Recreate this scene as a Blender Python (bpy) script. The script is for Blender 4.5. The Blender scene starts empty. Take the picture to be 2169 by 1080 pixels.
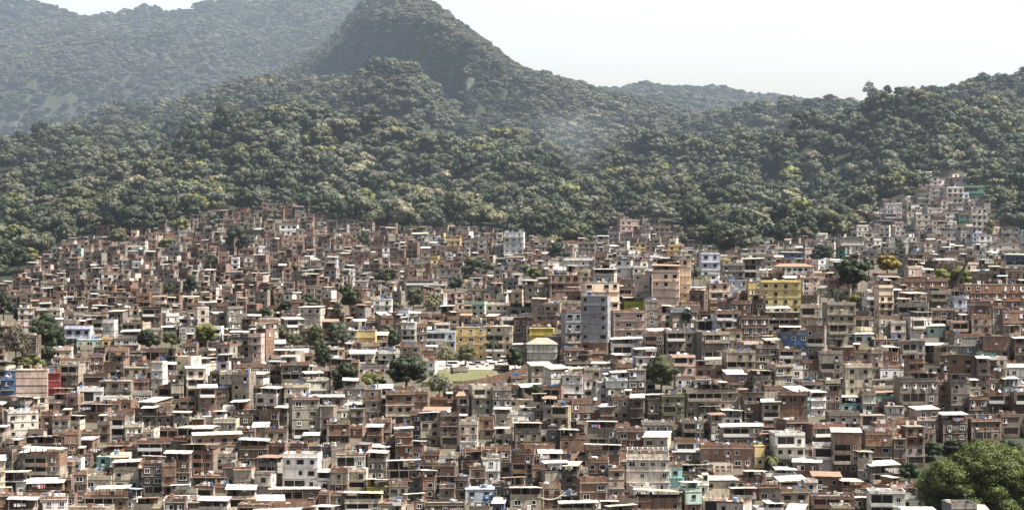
import bpy, math, random
import numpy as np
from mathutils import Vector, Matrix

SC = bpy.context.scene
ROOT = SC.collection
F, CX, HZ, H0 = 4350.0, 1084.5, 560.0, 75.0     # focal length in photo pixels, principal column, horizon row, eye height
rnd = random.Random(7)
HAZE = 0.000016

# ------------------------------------------------------------------ noise
def _hash(ix, iy, s):
    n = (ix.astype(np.int64) * 374761393 + iy.astype(np.int64) * 668265263 + s * 144269) & 0x7fffffff
    n = ((n ^ (n >> 13)) * 1274126177) & 0x7fffffff
    return ((n ^ (n >> 16)) & 0xffff) / 65535.0
def vnoise(x, y, s=0):
    x = np.asarray(x, float); y = np.asarray(y, float)
    ix = np.floor(x); iy = np.floor(y); fx = x - ix; fy = y - iy
    fx = fx * fx * (3 - 2 * fx); fy = fy * fy * (3 - 2 * fy)
    a = _hash(ix, iy, s); b = _hash(ix + 1, iy, s); c = _hash(ix, iy + 1, s); d = _hash(ix + 1, iy + 1, s)
    return (a + (b - a) * fx) * (1 - fy) + (c + (d - c) * fx) * fy
def fbm(x, y, s=0, o=4):
    v = 0; a = .5; t = 0
    for k in range(o):
        v = v + a * vnoise(x * 2 ** k, y * 2 ** k, s + k); t += a; a *= .5
    return v / t - .5

# ------------------------------------------------------------------ the land: slope profiles (distance, sight row) by column
NEAR = [(480, 1185), (520, 1085)]
COLS = [
 (-500, NEAR + [(600, 870), (640, 810), (700, 765), (760, 700), (880, 600), (960, 550), (1040, 510), (1250, 440), (1500, 400), (1800, 375), (2000, 365), (2120, 372), (2700, 400)]),
 (0, NEAR + [(600, 870), (640, 810), (700, 765), (760, 715), (880, 640), (960, 590), (1040, 550), (1250, 470), (1500, 415), (1800, 365), (2000, 350), (2120, 356), (2700, 400)]),
 (300, NEAR + [(600, 870), (640, 805), (720, 725), (900, 600), (1080, 480), (1250, 430), (1500, 375), (1800, 300), (2050, 250), (2200, 258), (2700, 290)]),
 (600, NEAR + [(600, 860), (640, 800), (720, 722), (900, 590), (1080, 465), (1140, 435), (1400, 370), (1560, 335), (1700, 270), (1950, 194), (2100, 196), (2700, 215)]),
 (710, NEAR + [(600, 860), (640, 806), (720, 728), (900, 600), (1080, 475), (1240, 425), (1430, 372), (1600, 318), (1750, 235), (1880, 202), (2000, 205), (2200, 215), (2700, 225)]),
 (830, NEAR + [(600, 862), (640, 815), (670, 780), (720, 735), (800, 688), (900, 615), (1080, 490), (1350, 425), (1500, 372), (1600, 250), (1700, 170), (1780, 158), (1900, 185), (2200, 195), (2700, 200)]),
 (1000, NEAR + [(600, 865), (640, 815), (668, 776), (705, 764), (740, 735), (800, 680), (900, 610), (1080, 495), (1350, 420), (1650, 320), (1950, 240), (2200, 205), (2700, 205)]),
 (1200, NEAR + [(600, 855), (650, 760), (680, 700), (720, 645), (800, 605), (900, 570), (1080, 510), (1350, 435), (1700, 325), (2000, 245), (2300, 200), (2600, 190), (2800, 205)]),
 (1400, NEAR + [(600, 850), (650, 735), (700, 640), (760, 612), (850, 585), (950, 552), (1040, 512), (1250, 425), (1500, 360), (1900, 275), (2200, 255), (2700, 275)]),
 (1600, NEAR + [(600, 850), (650, 725), (690, 662), (730, 620), (800, 598), (900, 565), (980, 528), (1150, 450), (1450, 345), (1750, 268), (1850, 262), (2100, 285), (2700, 315)]),
 (1760, NEAR + [(600, 850), (650, 720), (700, 650), (740, 622), (800, 598), (900, 565), (1000, 512), (1250, 405), (1500, 305), (1680, 240), (1800, 240), (2100, 270), (2700, 310)]),
 (1950, NEAR + [(600, 850), (650, 705), (690, 632), (740, 605), (850, 580), (950, 542), (1010, 502), (1080, 440), (1150, 378), (1250, 345), (1500, 262), (1650, 222), (1750, 224), (2100, 270), (2700, 310)]),
 (2169, NEAR + [(600, 850), (650, 695), (690, 628), (740, 605), (850, 580), (950, 550), (1030, 512), (1100, 435), (1250, 375), (1500, 262), (1620, 212), (1720, 212), (2100, 260), (2700, 310)]),
 (2700, NEAR + [(600, 850), (650, 695), (690, 628), (740, 605), (850, 575), (950, 540), (1030, 480), (1100, 410), (1250, 340), (1500, 230), (1620, 200), (1720, 200), (2100, 250), (2700, 310)]),
]
CXS = np.array([c[0] for c in COLS], float)
def prof(px, D, cols=None, xs=None):
    cols = cols or COLS; xs = CXS if xs is None else xs
    px, D = np.broadcast_arrays(np.asarray(px, float), np.asarray(D, float))
    rows = np.stack([np.interp(D, [p[0] for p in c[1]], [p[1] for p in c[1]]) for c in cols])
    i = np.clip(np.searchsorted(xs, px) - 1, 0, len(xs) - 2)
    t = np.clip((px - xs[i]) / (xs[i + 1] - xs[i]), 0, 1); t = t * t * (3 - 2 * t)
    a = np.take_along_axis(rows, i[None], 0)[0]; b = np.take_along_axis(rows, (i + 1)[None], 0)[0]
    return a * (1 - t) + b * t
def ground(x, D):
    """height of the main hillside at world x, distance D"""
    x = np.asarray(x, float); D = np.asarray(D, float)
    De = np.maximum(D, 480.0)
    px = CX + F * x / De
    z = H0 + (HZ - prof(px, De)) * De / F
    z = z + np.clip((De - 1050) / 250, 0, 1) * (46 * fbm(x / 85, D / 95, 3, 3) + 34 * fbm(x / 190, D / 190, 9, 2)) * np.clip((2350 - De) / 900, .15, 1)
    rg = .5 - np.abs(2 * vnoise(x / 105 + 3.3, D / 380, 41) - 1)          # spurs and gullies running down the wooded slope
    z = z + 44 * rg * np.clip((De - 1130) / 200, 0, 1) * np.clip((1660 - De) / 260, .06, 1)
    ss = lambda v: np.clip(v, 0, 1) ** 2 * (3 - 2 * np.clip(v, 0, 1))
    k = ss((px - 885) / 30) * ss((1135 - px) / 30) * ss((D - 638) / 8) * ss((716 - D) / 10)
    z = z * (1 - k) + 41.6 * k                                   # terrace of the car park
    near = np.clip((480 - D) / 440, 0, 1)                       # valley floor in front, rising to the viewpoint
    return z * (1 - near) + near * (H0 - 12) - 18 * np.sin(np.pi * near)
_inv = {}
Ds = np.arange(450, 2700, 1.5)
def locate(px, row):
    """world point of the hillside seen at photo column px, row"""
    k = int(round(px))
    if k not in _inv:
        x = (k - CX) / F * Ds
        _inv[k] = HZ - (ground(x, Ds) - H0) * F / Ds
    r = _inv[k]; hit = np.nonzero(r <= row)[0]
    D = float(Ds[hit[0]]) if len(hit) else float(Ds[int(np.argmin(np.where(Ds < 2000, r, 9e9)))])
    x = (px - CX) / F * D
    return x, D, float(ground(x, D))
def topx(x, D, z): return CX + F * x / D, HZ - F * (z - H0) / D

# upper edge of the built-up area (photo row by column)
FBX = [-300, 0, 60, 130, 200, 330, 420, 560, 650, 700, 800, 870, 1000, 1110, 1180, 1250, 1300, 1350, 1430, 1470, 1530, 1620, 1720, 1800, 1850, 1880, 1945, 1960, 2050, 2100, 2130, 2169]
FBY = [620, 608, 572, 518, 492, 486, 462, 440, 444, 468, 482, 487, 492, 505, 520, 522, 485, 470, 482, 515, 548, 522, 512, 500, 455, 430, 425, 375, 372, 430, 490, 500]
assert len(FBX) == len(FBY)
def in_town(px, row): return row > np.interp(px, FBX, FBY) + 4

# ------------------------------------------------------------------ materials
def nodes_of(name):
    m = bpy.data.materials.new(name); m.use_nodes = True
    nt = m.node_tree; nt.nodes.clear()
    out = nt.nodes.new('ShaderNodeOutputMaterial'); b = nt.nodes.new('ShaderNodeBsdfPrincipled')
    nt.links.new(b.outputs[0], out.inputs[0]); b.inputs['Roughness'].default_value = .85
    b.inputs['Specular IOR Level'].default_value = .25
    return m, nt, b
def N(nt, t, **k):
    n = nt.nodes.new(t)
    for a, v in k.items():
        if hasattr(n, a): setattr(n, a, v)
        else: n.inputs[a].default_value = v
    return n
def noise(nt, scale, vec=(1, 1, 1), detail=4, rough=.6, off=0.0):
    g = nt.nodes.new('ShaderNodeNewGeometry'); mp = nt.nodes.new('ShaderNodeMapping')
    mp.inputs['Scale'].default_value = vec; mp.inputs['Location'].default_value = (off, off, off)
    nt.links.new(g.outputs['Position'], mp.inputs['Vector'])
    n = nt.nodes.new('ShaderNodeTexNoise'); n.inputs['Scale'].default_value = scale
    n.inputs['Detail'].default_value = detail; n.inputs['Roughness'].default_value = rough
    nt.links.new(mp.outputs[0], n.inputs['Vector'])
    return n.outputs['Fac']
def ramp(nt, fac, pts):
    r = nt.nodes.new('ShaderNodeValToRGB')
    while len(r.color_ramp.elements) < len(pts): r.color_ramp.elements.new(.5)
    for e, (p, c) in zip(r.color_ramp.elements, pts):
        e.position = p; e.color = (c, c, c, 1) if not isinstance(c, tuple) else (*c, 1)
    nt.links.new(fac, r.inputs[0]); return r.outputs[0]
def mix(nt, fac, a, b, mode='MIX'):
    m = nt.nodes.new('ShaderNodeMix'); m.data_type = 'RGBA'; m.blend_type = mode
    for s, v in ((0, fac), (6, a), (7, b)):
        if isinstance(v, (int, float)): m.inputs[s].default_value = v
        elif isinstance(v, tuple): m.inputs[s].default_value = (*v, 1)
        else: nt.links.new(v, m.inputs[s])
    return m.outputs[2]
def attr(nt, name='col'):
    a = nt.nodes.new('ShaderNodeAttribute'); a.attribute_name = name; return a.outputs['Color']

MAT = {}
def mk_wall(name, stain, blot, fine, brick=False):
    m, nt, b = nodes_of(name)
    c = attr(nt)
    if brick:
        g = nt.nodes.new('ShaderNodeNewGeometry')
        n1 = noise(nt, 1.0, (1.6, 1.6, 4.5), 2, .7, 3)
        c = mix(nt, ramp(nt, n1, [(.3, 0.0), (.7, 1.0)]), mix(nt, 1.0, c, (.72, .66, .64), 'MULTIPLY'), mix(nt, 1.0, c, (1.25, 1.17, 1.12), 'MULTIPLY'))
    pt = noise(nt, .13, (1, 1, 1.4), 5, .6, 23)       # patches of cement render or worn paint with hard edges
    c = mix(nt, ramp(nt, pt, [(.565, 0.0), (.585, .8 if brick else (.45 if stain > .5 else .12))]), c, (.27, .245, .21) if brick else (.30, .25, .20))
    big = noise(nt, .22, (1, 1, 1), 5, .65)
    c = mix(nt, ramp(nt, big, [(.35, 0.0), (.72, blot)]), c, (.17, .145, .12))
    st = noise(nt, 1.0, (1.3, 1.3, .16), 4, .7, 11)
    c = mix(nt, ramp(nt, st, [(.46, 0.0), (.70, stain)]), c, (.055, .045, .037))
    fi = noise(nt, fine, (1, 1, 1), 3, .7, 5)
    c = mix(nt, .5, c, ramp(nt, fi, [(.2, .25), (.8, .75)]), 'OVERLAY')
    nt.links.new(c, b.inputs['Base Color']); MAT[name] = m
mk_wall('plaster', .6, .28, 1.4)
mk_wall('fresh', .38, .12, 1.4)
mk_wall('concrete', .72, .42, 1.6)
mk_wall('brick', .75, .38, 2.2, True)
def mk_simple(name, rough, nz=.35, metal=0.0, bump=0):
    m, nt, b = nodes_of(name)
    c = attr(nt)
    n1 = noise(nt, .8, (1, 1, 1), 5, .75, 2)
    c = mix(nt, ramp(nt, n1, [(.45, 0.0), (.7, nz)]), c, (.22, .15, .10))
    if bump:
        g = nt.nodes.new('ShaderNodeNewGeometry'); w = nt.nodes.new('ShaderNodeTexWave'); w.inputs['Scale'].default_value = 1.6
        nt.links.new(g.outputs['Position'], w.inputs['Vector'])
        bp = nt.nodes.new('ShaderNodeBump'); bp.inputs['Strength'].default_value = .5; bp.inputs['Distance'].default_value = .05
        nt.links.new(w.outputs['Fac'], bp.inputs['Height']); nt.links.new(bp.outputs[0], b.inputs['Normal'])
    nt.links.new(c, b.inputs['Base Color']); b.inputs['Roughness'].default_value = rough; b.inputs['Metallic'].default_value = metal
    MAT[name] = m
mk_simple('sheet', .75, .6, 0, 1)
mk_simple('paint', .5, .12)
mk_simple('plastic', .35, .08)
mk_simple('cloth', .9, .02)
m, nt, b = nodes_of('window_glass'); b.inputs['Base Color'].default_value = (.012, .013, .015, 1); b.inputs['Roughness'].default_value = .25; MAT['glass'] = m
m, nt, b = nodes_of('opening_shade'); b.inputs['Base Color'].default_value = (.02, .018, .016, 1); MAT['dark'] = m  # flat dark colour standing in for shade inside openings

# ------------------------------------------------------------------ mesh builder
class MB:
    def __init__(s): s.v = []; s.f = []; s.c = []; s.m = []; s.mats = []
    def _mi(s, mat):
        if mat not in s.mats: s.mats.append(mat)
        return s.mats.index(mat)
    def face(s, idx, mat, col): s.f.append(idx); s.c.append(col); s.m.append(s._mi(mat))
    def hexa(s, p, mat, col):
        b = len(s.v); s.v += p
        for q in ((0, 3, 2, 1), (4, 5, 6, 7), (0, 1, 5, 4), (1, 2, 6, 5), (2, 3, 7, 6), (3, 0, 4, 7)):
            s.face([b + k for k in q], mat, col)
    def box(s, x0, x1, y0, y1, z0, z1, mat, col):
        s.hexa([(x0, y0, z0), (x1, y0, z0), (x1, y1, z0), (x0, y1, z0), (x0, y0, z1), (x1, y0, z1), (x1, y1, z1), (x0, y1, z1)], mat, col)
    def slab(s, x0, x1, y0, y1, z, t, mat, col):
        """sheet of thickness t whose height is the function z(x, y)"""
        c = [(x0, y0), (x1, y0), (x1, y1), (x0, y1)]
        s.hexa([(x, y, z(x, y)) for x, y in c] + [(x, y, z(x, y) + t) for x, y in c], mat, col)
    def bar(s, a, b, r, mat, col, n=6, r2=None):
        a = Vector(a); b = Vector(b); d = (b - a).normalized(); u = d.orthogonal().normalized(); w = d.cross(u); k0 = len(s.v); r2 = r if r2 is None else r2
        for p, rr in ((a, r), (b, r2)):
            for k in range(n):
                t = 2 * math.pi * k / n; q = p + (u * math.cos(t) + w * math.sin(t)) * rr; s.v.append(tuple(q))
        for k in range(n): s.face([k0 + k, k0 + (k + 1) % n, k0 + n + (k + 1) % n, k0 + n + k], mat, col)
        s.face([k0 + n + k for k in range(n)], mat, col); s.face([k0 + k for k in reversed(range(n))], mat, col)
    def lathe(s, prof_, mat, col, n=14, c=(0, 0, 0)):
        k0 = len(s.v)
        for r, z in prof_:
            for k in range(n):
                t = 2 * math.pi * k / n; s.v.append((c[0] + r * math.cos(t), c[1] + r * math.sin(t), c[2] + z))
        for j in range(len(prof_) - 1):
            for k in range(n):
                a = k0 + j * n + k; b2 = k0 + j * n + (k + 1) % n; s.face([a, b2, b2 + n, a + n], mat, col)
        s.face([k0 + k for k in reversed(range(n))], mat, col); s.face([k0 + (len(prof_) - 1) * n + k for k in range(n)], mat, col)
    def add(s, o, M):
        k0 = len(s.v); s.v += [tuple(M @ Vector(p)) for p in o.v]
        rm = [s._mi(q) for q in o.mats]
        s.f += [[k0 + k for k in f] for f in o.f]; s.c += o.c; s.m += [rm[k] for k in o.m]
    def mesh(s, name, smooth=False):
        me = bpy.data.meshes.new(name); me.from_pydata(s.v, [], s.f)
        for q in s.mats: me.materials.append(MAT[q])
        n = len(s.f)
        me.polygons.foreach_set('material_index', s.m)
        if smooth: me.polygons.foreach_set('use_smooth', [True] * n)
        cnt = np.array([len(f) for f in s.f]); ca = np.ones((n, 4), np.float32); ca[:, :3] = np.array(s.c, np.float32)
        a = me.color_attributes.new('col', 'FLOAT_COLOR', 'CORNER'); a.data.foreach_set('color', np.repeat(ca, cnt, 0).ravel())
        return me
    def build(s, name, parent=None, smooth=False, label=None):
        o = bpy.data.objects.new(name, s.mesh(name, smooth)); ROOT.objects.link(o); o.parent = parent
        if label: o['label'] = label
        return o
def tag(o, label=None, cat=None, group=None, kind=None):
    if label: o['label'] = label
    if cat: o['category'] = cat
    if group: o['group'] = group
    if kind: o['kind'] = kind
    return o
def empty(name, loc, rz=0.0, sc=1.0):
    o = bpy.data.objects.new(name, None); ROOT.objects.link(o); o.location = loc; o.rotation_euler = (0, 0, rz); o.scale = (sc,) * 3
    o.empty_display_size = .5; return o
# ------------------------------------------------------------------ houses
K = {  # paint and masonry colours
 'br': ('brick', (.245, .145, .10)), 'bd': ('brick', (.115, .075, .056)), 'bp': ('brick', (.32, .215, .165)), 'bo': ('brick', (.33, .18, .115)),
 'co': ('concrete', (.29, .255, .21)), 'cg': ('concrete', (.33, .32, .305)), 'cb': ('concrete', (.44, .385, .30)), 'cd': ('concrete', (.115, .10, .085)),
 'wh': ('fresh', (.80, .78, .75)), 'ow': ('plaster', (.68, .64, .57)), 'cr': ('plaster', (.66, .58, .45)), 'pk': ('plaster', (.60, .47, .40)),
 'ye': ('fresh', (.72, .59, .27)), 'yo': ('fresh', (.66, .50, .22)), 'yd': ('fresh', (.55, .44, .09)), 'bl': ('plaster', (.085, .15, .28)),
 'lb': ('fresh', (.55, .62, .72)), 'gb': ('fresh', (.27, .285, .315)), 'tq': ('fresh', (.30, .56, .54)), 'gn': ('plaster', (.10, .26, .18)),
 'ol': ('plaster', (.15, .16, .08)), 'lm': ('fresh', (.36, .42, .04)), 'rd': ('fresh', (.26, .035, .045)), 'mt': ('fresh', (.45, .62, .52)), 'pe': ('fresh', (.74, .60, .46)),
}
WORD = {'br': 'bare brick', 'bd': 'dark brick', 'bp': 'pinkish brick', 'bo': 'orange brick', 'co': 'brown-grey concrete', 'cg': 'grey concrete', 'cb': 'beige rendered', 'cd': 'dark concrete',
 'wh': 'white', 'ow': 'off-white', 'cr': 'cream', 'pk': 'pink-beige', 'ye': 'yellow', 'yo': 'ochre yellow', 'yd': 'mustard yellow', 'bl': 'blue', 'lb': 'pale blue', 'gb': 'blue-grey', 'tq': 'turquoise',
 'gn': 'green', 'ol': 'olive green', 'lm': 'lime green', 'rd': 'dark red', 'mt': 'mint green', 'pe': 'peach'}
SHEETS = {'white': (.55, .53, .49), 'cream': (.48, .425, .34), 'pale grey': (.44, .43, .415), 'rusty': (.26, .18, .13), 'pale blue': (.5, .62, .72), 'dark grey': (.16, .16, .16)}
TOPW = {'f': 'a flat walled roof', 'c': 'a roof terrace under a %s sheet canopy', 's': 'a sloping %s sheet roof', 'h': 'a hipped tile roof', 'u': 'unfinished roof pillars', 'b': 'a stair hut on its roof', 'p': 'an open pergola on top', 'n': 'a plain flat roof'}
TILE = (.30, .17, .12)
FRAME = {'w': (.78, .78, .76), 'b': (.16, .09, .05), 'a': (.42, .42, .42)}

def jit(c, r, a=.12):
    k = 1 + r.uniform(-a, a); return tuple(min(.9, v * k * (1 + r.uniform(-.03, .03))) for v in c)

def house_parts(sp):
    """list of [part name, index of parent part or None, MB, label] in the house's own frame (front = -y)"""
    r = random.Random(sp['seed']); P = []; det = sp['det']
    w, d, n, h = sp['w'], sp['d'], sp['n'], sp['h']; X, Y = w / 2, d / 2
    def part(name, par=None, label=None):
        P.append([name, par, MB(), label]); return len(P) - 1, P[-1][2]
    cols = [sp['cols'][min(i, len(sp['cols']) - 1)] for i in range(n)]
    tone = {k: (K[k][0], jit(K[k][1], r)) for k in set(sp['cols'])}
    cc = jit(K['co'][1], r)
    def fbox(mb, face, u0, u1, v0, v1, t0, t1, mat, col, ex):
        if face == 'f': mb.box(u0, u1, -Y - ex - t1, -Y - ex - t0, v0, v1, mat, col)
        elif face == 'r': mb.box(X + t0, X + t1, u0, u1, v0, v1, mat, col)
        elif face == 'l': mb.box(-X - t1, -X - t0, u0, u1, v0, v1, mat, col)
    ex_at = []; ex = 0.0
    for i in range(n):
        if i and r.random() < .3 and n > 1 and det: ex = min(.7, ex + r.choice([.25, .4]))
        ex_at.append(ex)
    # walls, grouped where neighbouring storeys look the same
    i = 0; walls = []
    while i < n:
        j = i
        while j + 1 < n and cols[j + 1] == cols[i] and ex_at[j + 1] == ex_at[i]: j += 1
        pi, mb = part('wall'); mat, col = tone[cols[i]]; e = ex_at[i]
        z0 = -sp.get('skirt', 5.0) if i == 0 else i * h
        mb.box(-X, X, -Y - e, Y, z0, (j + 1) * h - .16, mat, col)
        if mat == 'brick' and det:          # concrete frame showing in the brickwork
            xs = [-X + .13, X - .13] + ([r.uniform(-.3, .3)] if w > 7.5 else [])
            for x in xs: mb.box(x - .15, x + .15, -Y - e - .03, -Y - e + .2, z0, (j + 1) * h - .17, 'concrete', cc)
            for sgn in (-1, 1):
                xa, xb = sorted((sgn * (X + .03), sgn * (X - .2))); mb.box(xa, xb, Y - .32, Y - .03, z0, (j + 1) * h - .17, 'concrete', cc)
        for k in range(i, j + 1): walls.append(pi)
        i = j + 1
    # floor slabs
    for i in range(n):
        pi, mb = part('roof_slab' if i == n - 1 else 'floor_slab')
        o = r.choice([.08, .12, .25, .4]) if det else .12; e = max(ex_at[i], ex_at[min(i + 1, n - 1)])
        ccs = cc if K[cols[i]][0] not in ('plaster', 'fresh') or r.random() < .5 else tone[cols[i]][1]
        mb.box(-X - .07, X + .07, -Y - e - o, Y + .05, (i + 1) * h - .16, (i + 1) * h + .02, 'concrete', ccs)
    # windows
    def window(face, u, v, ww, hh, ex, wpart, kind):
        if det >= 2:
            fi, fm = part('window', wpart); gi, gm = part('pane', fi)
        else: fi, fm = wpart, P[wpart][2]; gm = fm
        fc = FRAME['w'] if kind in 'ws' else FRAME['b'] if kind == 'b' else FRAME['a']
        gm_mat = 'glass' if kind != 'o' else 'dark'  # open windows get a dark sheet in place of the shade inside
        fbox(gm, face, u - ww / 2, u + ww / 2, v, v + hh, .0, .025, gm_mat, (.02, .02, .02), ex)
        t = .11 if kind != 'o' else .08
        if det:
            cs = fc if kind != 'o' else cc
            fbox(fm, face, u - ww / 2 - t, u - ww / 2, v, v + hh, 0, .07, 'paint', cs, ex)
            fbox(fm, face, u + ww / 2, u + ww / 2 + t, v, v + hh, 0, .07, 'paint', cs, ex)
            fbox(fm, face, u - ww / 2 - t, u + ww / 2 + t, v + hh, v + hh + t, 0, .075, 'paint', cs, ex)
            fbox(fm, face, u - ww / 2 - t - .06, u + ww / 2 + t + .06, v - t, v, 0, .14, 'paint', cs, ex)
            if kind in 'wb' and ww > .9: fbox(fm, face, u - .04, u + .04, v, v + hh, .02, .06, 'paint', fc, ex)
            if kind == 's':
                a = r.choice([-1, 1]); fbox(fm, face, min(u, u + a * ww / 2), max(u, u + a * ww / 2), v, v + hh, .03, .055, 'paint', fc, ex)
        elif kind in 'ws':
            fbox(fm, face, u - ww / 2 - .1, u + ww / 2 + .1, v - .1, v, 0, .08, 'paint', fc, ex)
    skip = sp.get('skip', .14); wk = sp.get('win') or r.choice(['w', 'o', 's', 'wo', 'ws', 'b', 'o', 'a'])
    for i in range(n):
        if sp.get('blind'): break
        e = ex_at[i]; ns = sp.get('nwin') or max(1, int(round(w / 3.1)))
        vis = i >= n - sp.get('visn', 9)
        if not vis: continue
        mode = r.random()
        if det and mode < .27 and w > 5 and not sp.get('plain'):      # veranda with balustrade, its shaded recess painted as a flat dark sheet
            bi, bm = part('balcony'); u0, u1 = -X + .5, X - .5 - (w * .3 if w > 6 else 0)
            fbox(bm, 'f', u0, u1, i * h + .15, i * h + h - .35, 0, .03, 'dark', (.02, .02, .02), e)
            bw = tone[cols[i]] if r.random() < .6 else ('paint', (.7, .7, .68))
            bm.box(u0 - .1, u1 + .1, -Y - e - .95, -Y - e - .03, i * h - .02, i * h + .1, 'concrete', cc)
            bm.box(u0 - .1, u1 + .1, -Y - e - .95, -Y - e - .85, i * h + .1, i * h + .95, bw[0], bw[1])
            for xx in (u0 - .1, u1): bm.box(xx, xx + .1, -Y - e - .85, -Y - e - .03, i * h + .1, i * h + .95, bw[0], bw[1])
            k = max(2, int((u1 - u0) / 2.2) + 1)
            for q in range(k):
                xx = u0 + (u1 - u0) * q / (k - 1); bm.box(xx - .08, xx + .08, -Y - e - .93, -Y - e - .8, i * h + .95, (i + 1) * h - .16, 'concrete', cc)
            if w > 6: window('f', X - .5 - w * .13, i * h + 1.05, .95, 1.1, e, walls[i], r.choice(wk))
            continue
        for q in range(ns):
            if r.random() < skip: continue
            u = -X + w * (q + .5) / ns + (r.uniform(-.25, .25) if not sp.get('plain') else 0)
            big = r.random() < .22
            ww, hh = (r.uniform(1.4, 1.8), 1.15) if big else (r.uniform(.85, 1.2), r.uniform(.95, 1.15))
            if r.random() < .12 and det: ww, hh = .55, .5
            ww = min(ww, w / ns - .5); v = i * h + h - .16 - .5 - hh - r.uniform(0, .15)
            window('f', u, v, ww, hh, e, walls[i], r.choice(wk))
            if det >= 1 and r.random() < .12:
                ai, am = part('air_conditioner'); am.box(u - .38, u + .38, -Y - e - .34, -Y - e - .01, v - .62, v - .16, 'paint', (.66, .66, .63))
        for face in 'lr':
            if r.random() < (.55 if det else .25): window(face, r.uniform(-Y * .5, Y * .4), i * h + 1.0, .95, 1.05, 0, walls[i], r.choice(wk))
    # drain pipes
    if det >= 1 and r.random() < .6:
        pi, mb = part('drain_pipe'); x = r.choice([-1, 1]) * (X - r.uniform(.25, .6)); e = ex_at[-1]
        mb.bar((x, -Y - e - .16, .3), (x, -Y - e - .16, n * h - .2), .05, 'plastic', r.choice([(.7, .7, .68), (.3, .2, .15)]), 5)
    # top
    T = n * h + .02; e = ex_at[-1]; top = sp['top']; mt, mc = tone[cols[-1]]; sh = SHEETS[sp['sheet']]; sh = jit(sh, r, .06)
    yf = -Y - e
    def parapet(hh, name='parapet', m=None, c=None):
        pi, mb = part(name); m, c = m or mt, c or mc
        mb.box(-X, X, yf, yf + .14, T, T + hh, m, c); mb.box(-X, X, Y - .14, Y, T, T + hh, m, c)
        mb.box(-X, -X + .14, yf + .14, Y - .14, T, T + hh, m, c); mb.box(X - .14, X, yf + .14, Y - .14, T, T + hh, m, c)
        return mb
    if top in 'fbu':
        hh = r.uniform(.5, 1.1); alt = r.random() < .4
        parapet(hh, m='brick' if alt else None, c=jit(K['br'][1], r) if alt else None)
        if top == 'u':
            for sx in (-1, 1):
                for yy in (yf + .25, Y - .25):
                    pi, mb = part('pillar'); mb.box(sx * (X - .25) - .13, sx * (X - .25) + .13, yy - .13, yy + .13, T, T + r.uniform(1.4, 2.4), 'concrete', cc)
        if top == 'b':
            s = r.choice([-1, 1]); a, b = sorted((s * X * .98, s * X * .98 - s * w * r.uniform(.3, .5)))
            pi, mb = part('stair_hut'); mb.box(a + .02, b - .02, -Y * .2, Y - .2, T, T + 2.3, mt if r.random() < .5 else 'brick', mc if r.random() < .5 else jit(K['br'][1], r))
            if det >= 2: p2, g = part('door', pi)
            else: g = mb
            g.box((a + b) / 2 - .4, (a + b) / 2 + .4, -Y * .2 - .04, -Y * .2 - .002, T + .05, T + 1.95, 'dark', (.02, .02, .02))  # dark sheet standing for the shade inside the hut doorway
            p3, g = part('hut_roof'); g.slab(a - .25, b + .25, -Y * .2 - .4, Y, lambda x, y: T + 2.3 + .06 * (y + Y * .2), .09, 'sheet', sh)
    if top == 'c':
        ch = sp.get('ch', 2.4); hh = r.uniform(.7, 1.0)
        if r.random() < .8: parapet(hh)
        tx, ty = r.uniform(-.05, .05), r.choice([r.uniform(.02, .08), r.uniform(-.09, -.02)])
        cw = 1.0 if r.random() < .55 or w < 6 else r.uniform(.6, .85); s = r.choice([-1, 1])
        a, b = (-X - .35, X + .35) if cw == 1.0 else sorted((s * (X + .35), s * (X + .35) - s * w * cw))
        yb = Y + .3 if r.random() < .5 else Y - r.uniform(.5, 2.0)
        z = lambda x, y: T + ch - .1 + tx * x + ty * (y - yf) * (1 if ty > 0 else 1) - (0 if ty > 0 else ty * (yb - yf) * .5)
        pi, mb = part('canopy')
        # corrugated sheets laid side by side
        k = max(2, int((b - a) / 1.1)) if det else 1; step = (b - a) / k
        for q in range(k):
            dz = .035 * (q % 2); yj = r.uniform(-.12, .12) if det else 0
            mb.slab(a + q * step, a + (q + 1) * step - .004, yf - .55 + yj, yb, lambda x, y: z(x, y) + dz, .06, 'sheet', sh if r.random() < .8 else jit(sh, r, .25))
        np_ = max(2, int(round((b - a) / 3.2)) + 1)
        for q in range(np_):
            xx = a + .5 + (b - a - 1.0) * q / (np_ - 1)
            for yy in (yf + .18, yb - .35):
                if det >= 2: pj, pm = part('post')
                else: pm = mb
                pm.box(xx - .09, xx + .09, yy - .09, yy + .09, T, z(xx, yy) + .01, 'concrete', cc if r.random() < .5 else (.6, .56, .5))
        if r.random() < .72:      # room at the back of the terrace
            pi, mb = part('terrace_room'); q = r.choice([0, 1, 2]); ra, rb = {0: (a + .5, b - .5), 1: (a + .5, (a + b) / 2), 2: ((a + b) / 2, b - .5)}[q]
            y0 = r.uniform(-Y * .5, Y * .3); zz = lambda x, y: min(z(ra, y0), z(rb, y0), z(ra, yb), z(rb, yb)) - .04
            if yb - .1 > y0 + .8:
                m2, c2 = (mt, mc) if r.random() < .5 else ('brick', jit(K['br'][1], r))
                mb.box(ra, rb, y0, yb - .12, T, zz(0, 0), m2, c2)
                mb.box((ra + rb) / 2 - .4, (ra + rb) / 2 + .4, y0 - .03, y0 - .002, T + .05, T + 1.9, 'dark', (.02, .02, .02))  # doorway shade laid on as a flat dark sheet
        if det and r.random() < .6:   # clutter on the terrace
            for _ in range(r.randint(2, 5)):
                pi, mb = part('storage_box')
                x, s2 = r.uniform(-X + .6, X - .6), r.uniform(.2, .5); y = r.uniform(yf + .5, 0)
                mb.box(x - s2, x + s2, y - .25, y + .25, T, T + r.uniform(.5, 1.25), 'paint', r.choice([(.6, .6, .58), (.1, .16, .3), (.4, .1, .07), (.3, .22, .15), (.7, .66, .5), (.12, .12, .12)]))
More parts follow.
